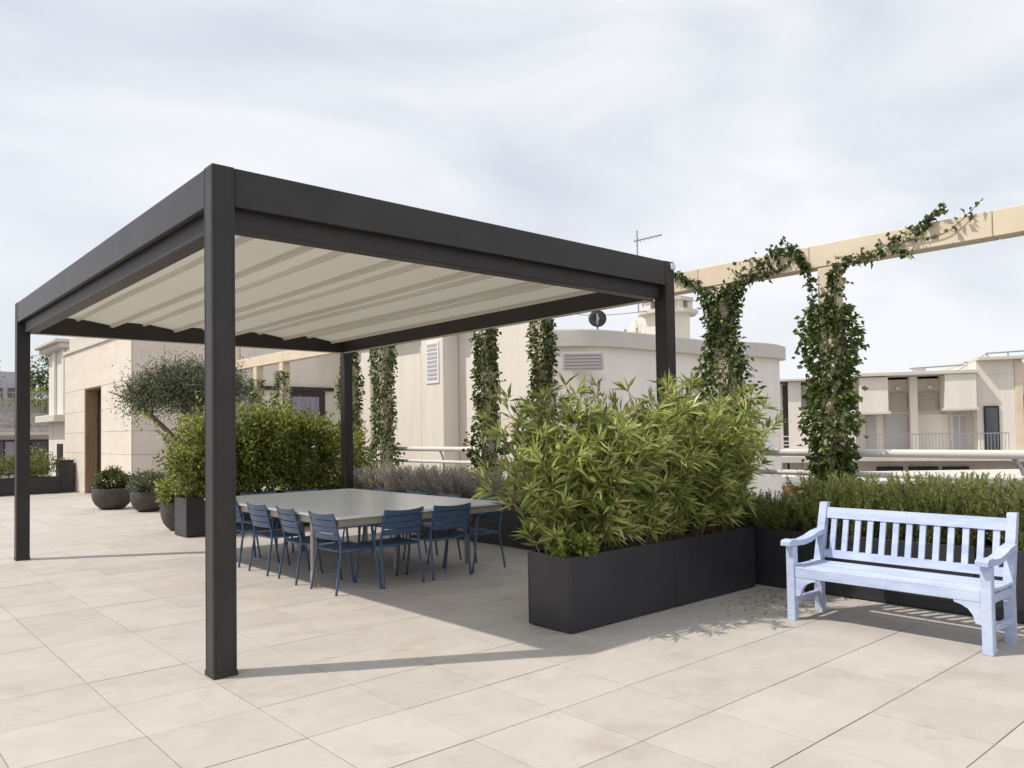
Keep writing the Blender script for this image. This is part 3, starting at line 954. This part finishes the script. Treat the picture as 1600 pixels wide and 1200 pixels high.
# (x, y, direction it faces in degrees, label); local front is +y
CH = [
    (2.070, 2.015, -90, "blue metal armchair on the table's sunny long side, nearest the camera"),
    (2.068, 2.780, -92, "blue metal armchair on the sunny long side, second from the near corner"),
    (2.065, 3.525, -89, "blue metal armchair on the sunny long side, third from the near corner"),
    (2.065, 4.330, -90, "blue metal armchair on the sunny long side, half hidden by the front post"),
    (2.570, 1.975, 2, "blue metal armchair with its back to the camera, left one at the near end"),
    (3.200, 1.975, -2, "blue metal armchair with its back to the camera, right one at the near end"),
    (3.745, 2.040, 91, "blue metal armchair seen from the side at the corner by the oleanders"),
    (3.745, 2.860, 90, "blue chair back behind the table, second from the oleanders"),
    (3.745, 3.580, 89, "blue chair back behind the table, third from the oleanders"),
    (3.745, 4.380, 90, "blue chair back behind the table below the lavender"),
    (2.560, 4.960, 180, "blue chair back at the table's far end beside the front post"),
    (3.210, 4.960, 181, "blue chair back at the table's far end in front of the hedge"),
]
for x, y, a, lb in CH:
    o = proto if first else copy_tree(proto)
    first = False
    o.location = (x, y, 0.0)
    o.rotation_euler = (0, 0, math.radians(a + rng.uniform(-3, 3)))
    o["label"] = lb
    o["group"] = "blue armchairs around the table"

# ================================================================== BENCH (faces -x)
be = thing("garden_bench", "pale lavender-blue painted wooden garden bench with vertical slats", "bench", (4.2, -2.45, 0))
BY0, BY1 = -3.185, -1.705
LW = 0.068
def bxf(z):   # back line
    return 4.435 + 0.115 * max(0, z - 0.40) / 0.5
for s, y0 in ((0, BY0), (1, BY1 - LW)):
    boxpart(be, "leg", "bench", 3.970, 3.970 + LW, y0, y0 + LW, 0, 0.592, 0.005)
    bm = bmesh.new()
    pr = [(4.42, 0.0), (4.48, 0.0), (4.475, 0.38), (bxf(0.9) + 0.055, 0.905), (bxf(0.9), 0.905), (4.415, 0.42)]
    sweep(bm, pr, "y", y0 + 0.002, y0 + LW - 0.002)
    finish(bm, "leg", "bench", be)
    # armrest, scooped, with rounded front
    bm = bmesh.new()
    top = [(3.905, 0.600), (3.905, 0.632), (3.93, 0.645), (3.985, 0.648), (4.05, 0.636), (4.15, 0.632), (4.27, 0.648), (4.38, 0.676), (bxf(0.68) + 0.012, 0.690)]
    bot = [(bxf(0.64) + 0.01, 0.650), (4.36, 0.632), (4.26, 0.603), (4.15, 0.590), (4.04, 0.593)]
    sweep(bm, top + bot, "y", y0 - 0.006, y0 + LW + 0.006)
    finish(bm, "armrest", "bench", be)
    boxpart(be, "side_rail", "bench", 3.97 + LW + 0.001, 4.42, y0 + 0.014, y0 + LW - 0.014, 0.335, 0.395, 0.004)
    boxpart(be, "stretcher", "bench", 3.97 + LW + 0.001, 4.421, y0 + 0.016, y0 + LW - 0.016, 0.135, 0.180, 0.004)
    # curved bracket under the seat rail
    bm = bmesh.new()
    sgn = 1 if s == 0 else -1
    yi = y0 + LW if s == 0 else y0
    pr = [(yi, 0.344)] + [(yi + sgn * q[0], q[1]) for q in ((0.175, 0.344), (0.17, 0.328), (0.13, 0.318), (0.085, 0.295), (0.055, 0.255), (0.04, 0.205), (0.015, 0.195), (0.0, 0.195))]
    sweep(bm, pr, "x", 3.985, 4.022)
    finish(bm, "bracket", "bench", be)
boxpart(be, "seat_rail", "bench", 3.982, 4.020, BY0 + LW + 0.001, BY1 - LW - 0.001, 0.345, 0.428, 0.004)
for k in range(5):
    xs = 3.985 + 0.0005 + k * 0.089
    boxpart(be, "seat_slat", "bench", xs + (0.036 if k == 0 else 0), xs + 0.078, BY0 + (LW + 0.002 if k == 0 else 0.004), BY1 - (LW + 0.002 if k == 0 else 0.004), 0.412 - 0.004 * (k in (2, 3)), 0.434 - 0.004 * (k in (2, 3)), 0.004)
def rail_box(name, za, zb, th, y0, y1):
    bm = bmesh.new()
    pr = [(bxf(za) + 0.008, za), (bxf(za) + 0.008 + th, za), (bxf(zb) + 0.008 + th, zb), (bxf(zb) + 0.008, zb)]
    sweep(bm, pr, "y", y0, y1)
    return finish(bm, name, "bench", be)
rail_box("top_rail", 0.778, 0.862, 0.040, BY0 + LW, BY1 - LW)
rail_box("bottom_rail", 0.455, 0.515, 0.038, BY0 + LW, BY1 - LW)
NS = 13
span = BY1 - BY0 - 2 * LW
for k in range(NS):
    yc = BY0 + LW + span * (k + 0.62) / (NS + 0.24)
    bm = bmesh.new()
    pr = [(bxf(0.513) + 0.018, 0.513), (bxf(0.513) + 0.036, 0.513), (bxf(0.78) + 0.036, 0.780), (bxf(0.78) + 0.018, 0.780)]
    sweep(bm, pr, "y", yc - 0.022, yc + 0.022)
    finish(bm, "back_slat", "bench", be)

# fallen leaves and moss beside the bench
m_ = 170
P = np.stack([rng.normal(4.55, 0.35, m_), rng.normal(-1.25, 0.22, m_), np.full(m_, 0.008)], 1)
P = P[(P[:, 0] < 5.05) & (P[:, 1] > -2.0) & (P[:, 1] < -0.86)]
d = rand_dir(len(P)); d[:, 2] *= 0.15
o = leaf_object("fallen_leaves", P, d, rng.uniform(0.02, 0.05, len(P)), 0.016, rng.uniform(0.3, 1, len(P)), "hedge", None, droop=0.0, fold=0.12, upish=3)
o["kind"] = "stuff"
o["label"] = "dry fallen leaves scattered beside the bench leg"
o["category"] = "leaves"

# ================================================================== LEFT BUILDING with stone cladding
lb = thing("building", "cream stone-clad building with a tall wooden doorway behind the pots", "building", (3.73, 15.2, 0))
BX, BYc = 3.73, 15.2
DY0, DY1, DZ = 17.91, 19.67, 2.96
bm = bmesh.new()
prism(bm, [(BX + 0.03, BYc + 0.03), (12.0, BYc + 0.03), (12.0, 26.0), (4.2, 26.0), (4.2, DY1 + 0.01), (4.45, DY1 + 0.01), (4.45, DY0 - 0.01), (BX + 0.03, DY0 - 0.01)], -15, 4.05)
finish(bm, "core", "cladding", lb)
bm = bmesh.new()
box(bm, BX + 0.03, 4.19, DY1 + 0.012, 22.05, -0.6, 4.05)
finish(bm, "core", "cladding", lb)
zl = [0.0, 0.55, 1.14, 1.72, 2.32, 2.96, 4.10]
# face 1, towards the sun
for a, b in zip(zl[:-1], zl[1:]):
    cuts = [BYc, 16.55, DY0, DY1, 20.9, 22.05]
    for c, d in zip(cuts[:-1], cuts[1:]):
        if c == DY0 and b <= DZ + 0.01:
            continue
        boxpart(lb, "cladding_slab", "cladding", BX, BX + 0.028, c + 0.004, d - 0.004, a + 0.004, b - 0.004, 0.003)
# face 2, in shade
for k, (a, b) in enumerate(zip(zl[:-1], zl[1:])):
    cuts = [BX, 5.0, 6.415] if k % 2 == 0 else [BX, 4.5, 5.7, 6.415]
    for c, d in zip(cuts[:-1], cuts[1:]):
        boxpart(lb, "cladding_slab", "cladding", c + (0.032 if c == BX else 0.004), d - 0.004, BYc, BYc + 0.028, a + 0.004, b - 0.004, 0.003)
boxpart(lb, "coping", "creamtrim", BX - 0.05, 12.05, BYc - 0.05, 15.6, 4.102, 4.20, 0.008)
boxpart(lb, "coping", "creamtrim", BX - 0.05, 4.3, 15.603, 22.1, 4.102, 4.20, 0.008)
boxpart(lb, "parapet", "creamtrim", BX + 0.12, 4.3, 15.7, 22.05, 4.202, 4.62, 0.01)
dr = boxpart(lb, "door", "dark", 4.065, 4.12, DY0, DY1, 0.0, DZ, 0.004)
boxpart(dr, "handle", "metal", 4.03, 4.062, DY0 + 0.25, DY0 + 0.28, 0.9, 1.5, 0.004)
boxpart(lb, "door_reveal", "wood", BX + 0.02, 4.06, DY1 - 0.035, DY1 - 0.002, 0.004, DZ - 0.002, 0.003)
boxpart(lb, "door_reveal", "dark", BX + 0.031, 4.06, DY0 + 0.002, DY0 + 0.03, 0.004, DZ - 0.002, 0.003)
boxpart(lb, "door_lintel", "wood", BX + 0.02, 4.06, DY0 + 0.032, DY1 - 0.037, DZ - 0.035, DZ - 0.003, 0.003)
blob_shrub("roof_shrub", "green shrub on the roof of the cream building above the doorway", "shrub", (4.25, 18.6, 4.6), (4.3, 18.6, 4.75), (0.25, 0.7, 0.28), 700, "hedge", 0.09, 0.05, clumps=24)

# rendered wing with dark framed windows, right of the clad face
boxpart(lb, "rendered_wall", "cream", 6.42, 12.0, BYc - 0.035, BYc - 0.003, -0.5, 4.09, 0.004)
for (a, b) in ((4.9, 6.9), (7.62, 8.84)):
    wd = boxpart(lb, "window", "dark", a, b, BYc - 0.09, BYc - 0.037, 0.3, 2.78, 0.004)
    boxpart(wd, "pane", "curtain", a + 0.13, b - 0.20, BYc - 0.105, BYc - 0.092, 0.4, 2.62, 0)
boxpart(lb, "lintel", "dark", 4.85, 9.1, BYc - 0.14, BYc - 0.092, 2.785, 2.89, 0.004)

# ================================================================== MAIN CREAM FACADE beyond the railing
fa = thing("building", "tall cream rendered building with pilasters behind the vine columns", "building", (9.5, 10, -15))
bm = bmesh.new()
prism(bm, [(9.5, 10.9), (9.5, 15.1), (13, 15.1), (13, 11.0), (10.0, 7.45), (9.82, 7.32), (9.65, 9.75), (9.65, 10.9)], -15, 4.28)
finish(bm, "wall", "cream", fa)
boxpart(fa, "pilaster", "cream", 9.18, 9.64, 9.95, 10.85, -15, 4.279, 0.01)
boxpart(fa, "pilaster", "trellis", 9.40, 9.495, 11.0, 11.22, -15, 4.279, 0.01)
boxpart(fa, "pilaster", "cream", 9.36, 9.495, 13.55, 14.0, -15, 4.279, 0.01)
pn = boxpart(fa, "vent_panel", "white", 9.155, 9.178, 10.1, 10.62, 2.75, 3.75, 0.004)
bm = bmesh.new()
for k in range(9):
    box(bm, 9.146, 9.154, 10.16, 10.56, 2.84 + k * 0.1, 2.90 + k * 0.1)
finish(bm, "louvre", "garage", pn)
bm = bmesh.new()
prism(bm, [(9.05, 9.9), (9.05, 15.1), (13.1, 15.1), (13.1, 10.95), (10.05, 7.35), (9.75, 7.15), (9.5, 9.4)], 4.282, 4.42)
finish(bm, "cornice", "creamtrim", fa)

bm = bmesh.new()
box(bm, 6.63, 16.5, -1.0, 15.0, -1.6, -1.2)  # unseen pale slab, added to bounce sunlight up onto the cream walls
structure(finish(bm, "bounce_slab", "tile"))
# curved block
cb = thing("building", "curved cream building with a thick rounded roof band behind the oleanders", "building", (12, 5, -15))
CURVE = [(9.51, 6.59), (10.32, 6.02), (11.99, 5.88), (13.84, 5.85), (15.0, 5.49), (16.05, 5.36), (16.79, 5.64), (16.2, 6.2)]
def curve_plan(off):
    base = CURVE
    P = [Vector((p[0], p[1], 0)) for p in base]
    o = []
    sp = smooth_path(P, 8)
    for i, p in enumerate(sp):
        t = (sp[min(i + 1, len(sp) - 1)] - sp[max(i - 1, 0)]).normalized()
        o.append((p.x + t.y * off, p.y - t.x * off))
    return o + [(16.4 + off, 12), (11.0, 12), (11.0, 8.0), (10.2, 7.3)]
bm = bmesh.new(); prism(bm, curve_plan(0), -15, 3.30); finish(bm, "wall", "creamwhite", cb)
bm = bmesh.new(); prism(bm, curve_plan(0.16), 3.302, 3.62); finish(bm, "roof_band", "creamtrim", cb)
bm = bmesh.new(); prism(bm, curve_plan(0.05), 3.622, 3.66); finish(bm, "roof_cap", "creamtrim", cb)
gr = thing("vent_grille", "wide horizontal louvre grille in the curved cream wall", "grille", (9.7, 6.0, 2.8))
p0, p1 = Vector((9.42, 6.22, 0)), Vector((9.98, 5.70, 0))
dd = (p1 - p0).normalized()
nn = Vector((dd.y, -dd.x, 0))
def slab_along(parent, name, m, a, b, z0, z1, o0, o1):
    bm = bmesh.new()
    q = [p0 + dd * a + nn * o0, p0 + dd * b + nn * o0, p0 + dd * b + nn * o1, p0 + dd * a + nn * o1]
    prism(bm, [(v.x, v.y) for v in q], z0, z1)
    return finish(bm, name, m, parent)
slab_along(gr, "frame", "creamtrim", 0, 0.84, 2.78, 3.16, 0.0, 0.05)
for k in range(5):
    slab_along(gr, "louvre", "garage", 0.04, 0.80, 2.82 + k * 0.066, 2.86 + k * 0.066, 0.051, 0.075)

# roof-top chimney tower
ch = thing("chimney", "cream octagonal roof chimney with stacked slabs behind the near post", "chimney", (15.75, 8.35, 3.6))
def octo(r, c=(15.75, 8.35)):
    return [(c[0] + r * math.cos(math.pi / 8 + k * math.pi / 4), c[1] + r * math.sin(math.pi / 8 + k * math.pi / 4)) for k in range(8)]
bm = bmesh.new(); prism(bm, octo(0.62), 3.4, 4.72); finish(bm, "shaft", "cream", ch)
bm = bmesh.new(); prism(bm, octo(0.86), 4.722, 4.82); finish(bm, "slab", "creamtrim", ch)
for k in range(8):
    a = math.pi / 8 + k * math.pi / 4
    boxpart(ch, "pier", "cream", 15.75 + 0.55 * math.cos(a) - 0.11, 15.75 + 0.55 * math.cos(a) + 0.11, 8.35 + 0.55 * math.sin(a) - 0.11, 8.35 + 0.55 * math.sin(a) + 0.11, 4.822, 5.06, 0.004)
bm = bmesh.new(); prism(bm, octo(0.42), 4.822, 5.06); finish(bm, "flue", "dark", ch)
bm = bmesh.new(); prism(bm, octo(0.74), 5.062, 5.16); finish(bm, "cap", "creamtrim", ch)

def dish(label, loc, r, face, m):
    t = thing("satellite_dish", label, "dish", loc)
    bm = bmesh.new()
    R_ = Vector(face).normalized().to_track_quat("Z", "Y").to_matrix().to_4x4()
    lathe(bm, [(0.001, -0.25 * r), (r * 0.5, -0.18 * r), (r, 0), (r * 0.99, 0.01), (r * 0.5, -0.16 * r), (0.001, -0.22 * r)], 24)
    bmesh.ops.transform(bm, matrix=R_, verts=bm.verts)
    bmesh.ops.translate(bm, verts=bm.verts, vec=Vector((0, 0, 0.5)))
    finish(bm, "reflector", m, t, False, True)
    bm = bmesh.new()
    tube(bm, [(0, 0, 0), (0, 0, 0.62)], 0.025, 6)
    finish(bm, "mast", "metal", t, False)
    bm = bmesh.new()
    e = Vector((0, 0, 0.5)) + Vector(face).normalized() * r * 0.9 + Vector((0, 0, -0.1))
    tube(bm, [Vector((0, 0, 0.5 - r * 0.85)), e], 0.012, 5)
    tube(bm, [e, e + Vector((0, 0, 0.07))], 0.03, 6)
    finish(bm, "feed_arm", "metal", t, False)
dish("dark satellite dish on the curved roof", (11.6, 7.2, 3.65), 0.21, (-0.66, -0.7, 0.2), "dark")
dish("pale satellite dish beside the roof chimney", (14.35, 8.3, 3.65), 0.42, (-0.95, 0.25, 0.25), "creamtrim")
an2 = thing("antenna", "thin television antenna on a mast above the pergola roof", "antenna", (15.85, 9.45, 3.2))
bm = bmesh.new(); tube(bm, [(0, 0, 0), (0, 0, 4.15)], 0.022, 6); finish(bm, "mast", "metal", an2, False)
bm = bmesh.new()
bd = Vector((0.74, -0.62, 0.22)).normalized()
tube(bm, [Vector((0, 0, 3.85)) - bd * 0.1, Vector((0, 0, 3.85)) + bd * 0.75], 0.02, 6)
finish(bm, "boom", "metal", an2, False)
for k in range(7):
    bm = bmesh.new()
    c = Vector((0, 0, 3.85)) + bd * (-0.05 + 0.12 * k)
    q = Vector((0.62, 0.74, 0.5)).normalized()
    ln_ = 0.26 - 0.02 * k
    tube(bm, [c - q * ln_, c + q * ln_], 0.010, 5)
    finish(bm, "element", "metal", an2, False)
cbl = thing("cable", "thin overhead cable running to the roof chimney", "cable", (12, 8, 4))
bm = bmesh.new(); tube(bm, smooth_path([(10.6, 8.2, 4.6), (12.8, 8.6, 4.5), (15.75, 8.35, 4.9)], 6), 0.012, 5); finish(bm, "wire", "metal", cbl)

# ================================================================== RIGHT-HAND APARTMENT BUILDING (own local frame: x right, y away, z up)
RBA = math.radians(-59.5)
RBS = 0.92
RBX = 18.0 + 13.3 * math.sin(YAW) - 13.3 * RBS * math.cos(RBA)
RBY = 17.45 - 13.3 * math.cos(YAW) - 13.3 * RBS * math.sin(RBA)
rb = thing("building", "cream apartment building with balcony railing and shutters at the right edge", "building", (RBX, RBY, 0), RBA)
rb.scale = (RBS, 1, 1)
def R(name, m, x0, x1, y0, y1, z0, z1, bev=0.01, parent=None):
    return boxpart(parent or rb, name, m, x0, x1, y0, y1, z0, z1, bev, False)
R("wall", "cream", 13.2, 19.05, 1.2, 8, -15, 3.38)
R("wall", "cream", 17.7, 19.05, 0.35, 1.198, -15, 3.40)
R("wall", "cream", 9.2, 10.45, 1.0, 8, -15, 3.36)
R("wall", "cream", 10.52, 11.05, 0.6, 8, -15, 3.40)
R("wall", "creamtrim", 11.052, 13.198, 1.6, 8, -15, 3.30)
R("wall", "cream", 11.06, 13.19, 0.5, 1.598, -15, 2.35)
R("wall", "trellis", 19.052, 19.32, 0.30, 8, -15, 3.92)
R("wall", "cream", 19.322, 26.0, 0.9, 8, -15, 3.90)
R("bay", "cream", 13.35, 14.42, 0.1, 1.198, 2.12, 3.44)
R("bay", "cream", 16.50, 17.62, 0.0, 1.198, 2.20, 3.46)
R("bay_ledge", "creamtrim", 13.28, 14.50, 0.05, 1.196, 2.02, 2.118)
R("bay_ledge", "creamtrim", 16.44, 17.68, -0.05, 1.196, 2.10, 2.198)
R("roof_slab", "creamtrim", 13.1, 17.69, -0.10, 8.1, 3.47, 3.60)
R("roof_slab", "creamtrim", 17.692, 19.40, -0.05, 8.1, 3.93, 4.05)
R("wall", "cream", 17.70, 19.05, 0.36, 7.9, 3.402, 3.928)
R("roof_slab", "creamtrim", 9.1, 13.09, 0.3, 8.1, 3.41, 3.50)
R("pier", "cream", 15.32, 15.62, 0.7, 1.198, 0.5, 3.46)
for (a, b) in ((14.45, 15.30), (15.64, 16.48)):
    s_ = R("shutter", "shutter", a, b, 1.10, 1.196, 2.14, 2.86)
    for k in range(9):
        R("shutter_slat", "shutter", a + 0.03, b - 0.03, 1.075, 1.098, 2.17 + k * 0.075, 2.225 + k * 0.075, 0, s_)
R("door", "garage", 14.40, 15.30, 1.12, 1.196, 0.5, 2.00)
R("door", "cream", 15.66, 16.80, 1.12, 1.196, 0.5, 2.00)
R("door", "garage", 13.68, 14.05, 1.12, 1.196, 0.5, 1.96)
w_ = R("window", "white", 16.92, 17.50, 1.12, 1.196, 0.5, 1.98)
for k in range(2):
    R("pane", "garage", 16.97 + k * 0.27, 17.19 + k * 0.27, 1.10, 1.118, 0.6, 1.92, 0, w_)
d_ = R("door", "dark", 17.92, 18.46, 0.28, 0.348, 0.5, 2.25)
R("pane", "glass", 17.98, 18.40, 0.262, 0.278, 0.6, 2.18, 0, d_)
w_ = R("window", "dark", 19.36, 20.6, 0.82, 0.898, 0.5, 2.62)
R("pane", "glass", 19.44, 20.5, 0.80, 0.818, 0.6, 2.55, 0, w_)
R("window", "dark", 10.30, 10.515, 0.92, 0.998, 0.45, 3.30)
R("balcony_slab", "creamtrim", 12.6, 18.4, -1.3, 1.19, 0.28, 0.49)
R("balcony_slab", "creamtrim", 18.402, 26, -1.0, 0.89, 0.24, 0.49)
rr = R("balcony_rail", "metal", 13.0, 18.35, -1.26, -1.23, 1.24, 1.275, 0)
for k in range(46):
    xk = 13.02 + k * 0.118
    R("baluster", "metal", xk, xk + 0.018, -1.255, -1.237, 0.50, 1.238, 0, rr)
rr = R("balcony_rail", "whiterail", 19.2, 26, -0.9, -0.86, 1.30, 1.35, 0)
for k in range(4):
    R("baluster", "whiterail", 19.2, 26, -0.895, -0.865, 0.62 + k * 0.17, 0.66 + k * 0.17, 0, rr)
rr = R("balcony_rail", "whiterail", 9.9, 10.9, -0.4, -0.37, 1.20, 1.24, 0)
for k in range(5):
    R("baluster", "whiterail", 9.9, 10.9, -0.395, -0.375, 0.45 + k * 0.14, 0.49 + k * 0.14, 0, rr)
R("balcony_slab", "creamtrim", 9.3, 11.9, -0.6, 0.99, 0.20, 0.44)
# floor below
R("lower_wall", "cream", 12.9, 18.0, 0.2, 1.19, -15, 0.278)
for (a, b) in ((13.9, 14.9), (15.1, 16.2), (16.35, 17.3)):
    w_ = R("window", "dark", a, b, 0.12, 0.198, -0.85, 0.02)
    R("pane", "glass", a + 0.06, b - 0.06, 0.10, 0.118, -0.8, -0.03, 0, w_)
# roof plant
R("roof_box", "garage", 15.75, 16.2, 2.0, 2.5, 3.602, 3.84)
R("roof_box", "dark", 16.6, 17.0, 2.0, 2.4, 3.602, 3.70)
bm = bmesh.new()
for pts in ([(15.6, 2.2, 3.86), (17.9, 2.2, 3.94)], [(17.2, 1.6, 3.62), (18.4, 1.6, 4.30), (20.5, 1.6, 4.36)], [(17.6, 1.6, 3.98), (20.5, 1.6, 4.22)], [(18.4, 1.6, 4.30), (18.55, 1.6, 4.05)], [(19.2, 1.6, 3.9), (19.2, 1.6, 4.33)], [(19.9, 1.6, 3.9), (19.9, 1.6, 4.34)]):
    tube(bm, pts, 0.030, 6)
finish(bm, "roof_pipes", "metal", rb, False)
R("roof_lamp", "white", 14.85, 15.0, 1.0, 1.19, 2.96, 3.10, 0.02)
R("roof_lamp", "white", 16.08, 16.24, 1.0, 1.19, 2.98, 3.12, 0.02)

# lower terrace building with orange awning, seen between the rails
lo = thing("building", "low beige building with orange roof band seen below the railing", "building", (CAM.x + fw.x * 21, CAM.y + fw.y * 21, 0), YAW - math.pi / 2)
def Lq(name, m, x0, x1, y0, y1, z0, z1, bev=0.01):
    return boxpart(lo, name, m, x0, x1, y0, y1, z0, z1, bev, False)
Lq("wall", "cream", 6.4, 18.0, 0.5, 3, -15, -0.35)
Lq("roof_slab", "creamtrim", 6.2, 18.1, 0.0, 4.5, -0.005, 0.10)
Lq("awning", "orange", 6.3, 9.6, 0.1, 0.6, -0.33, -0.008)
for k in range(6):
    Lq("pillar", "trellis", 6.5 + k * 0.85, 6.68 + k * 0.85, 0.12, 0.48, -4, -0.335)
Lq("ledge", "whiterail", 6.3, 10.0, 0.0, 0.097, -0.42, -0.336)

# ================================================================== FAR LEFT: neighbouring building with shingle band and terrace
fl = thing("building", "far building with grey shingle band, terrace railing and curtained windows", "building", (4, 31, -15))
def Fq(name, m, x0, x1, y0, y1, z0, z1, bev=0.01, parent=None):
    return boxpart(parent or fl, name, m, x0, x1, y0, y1, z0, z1, bev)
Fq("wall", "cream", -6, 6.4, 31.0, 36, -15, 1.85)
bm = bmesh.new()
sweep(bm, [(30.75, 1.86), (31.4, 2.62), (36, 2.62), (36, 1.86)], "x", -6, 6.4)
finish(bm, "shingle_band", "shingle", fl)
Fq("eave", "creamtrim", -6.1, 6.5, 30.6, 30.99, 1.72, 1.848)
for (a, b) in ((-1.2, 0.6), (0.9, 2.5), (2.75, 4.2), (4.35, 5.6)):
    w_ = Fq("window", "dark", a, b, 30.9, 30.998, 0.2, 1.55)
    mid = (a + b) / 2
    Fq("pane", "glass", a + 0.07, mid - 0.03, 30.88, 30.898, 0.27, 1.48, 0, w_)
    Fq("pane", "curtain", mid + 0.03, b - 0.07, 30.88, 30.898, 0.27, 1.48, 0, w_)
rr = Fq("terrace_rail", "metal", -5.8, 6.3, 31.45, 31.49, 3.42, 3.46, 0)
for k in range(60):
    xk = -5.8 + k * 0.205
    Fq("baluster", "metal", xk, xk + 0.022, 31.46, 31.48, 2.62, 3.418, 0, rr)
Fq("terrace_wall", "creamtrim", 0.0, 6.3, 34.0, 34.3, 2.622, 3.3)
for k, (x, z, rx, lbl) in enumerate(((2.9, 3.9, 0.9, "bushy dark tree on the far terrace left of the pergola post"), (5.25, 4.05, 1.1, "bushy dark tree on the far terrace right of the pergola post"), (6.3, 4.2, 0.8, "dark tree on the far terrace next to the cream building"))):
    t_ = blob_shrub("terrace_tree", lbl, "tree", (x, 33.0, 2.62), (x, 33.0, z + 0.2), (rx * 0.8, 0.7, 0.85), 1500, "ivy", 0.13, 0.075, "trees on the far terrace", shell=0.3, clumps=36, tint=(0.35, 0.2))
blob_shrub("terrace_hedge", "bright green low hedge behind the far terrace railing", "hedge", (5.1, 32.2, 2.62), (5.1, 32.2, 3.25), (1.3, 0.3, 0.45), 1400, "hedge", 0.11, 0.06, clumps=40, tint=(0.65, 0.2))
# neighbour bay with cornice next to the cream building
nb = thing("building", "pale bay with moulded cornice at the far end of the cream building", "building", (3.9, 25, -15))
boxpart(nb, "wall", "cream", 3.98, 5.5, 23.0, 25.6, -15, 4.45, 0.01)
boxpart(nb, "pilaster", "whiterail", 3.90, 3.978, 23.1, 23.35, 2.35, 4.45, 0.01)
boxpart(nb, "pilaster", "whiterail", 3.90, 3.978, 24.4, 24.65, 2.35, 4.45, 0.01)
boxpart(nb, "cornice", "creamtrim", 3.72, 5.6, 22.8, 25.8, 4.452, 4.60, 0.02)
boxpart(nb, "cornice", "creamtrim", 3.58, 5.7, 22.7, 25.9, 4.602, 4.72, 0.02)
boxpart(nb, "ledge", "creamtrim", 3.60, 5.6, 22.9, 25.8, 2.10, 2.33, 0.02)
boxpart(nb, "window", "dark", 3.94, 3.979, 23.5, 24.2, 0.2, 1.4, 0.005)
# tower block far away
tw = thing("building", "small hazy grey tower block on the left horizon", "building", (12, 98, -15))
boxpart(tw, "wall", "garage", 10.5, 16.5, 98, 106, -15, 8.2, 0.02)
boxpart(tw, "roof", "garage", 12.0, 15, 99, 104, 8.202, 9.3, 0.02)
for fl_ in range(4):
    for k in range(4):
        boxpart(tw, "window", "glass", 11.0 + k * 1.4, 11.9 + k * 1.4, 97.9, 97.998, 0.5 + fl_ * 1.9, 1.7 + fl_ * 1.9, 0)
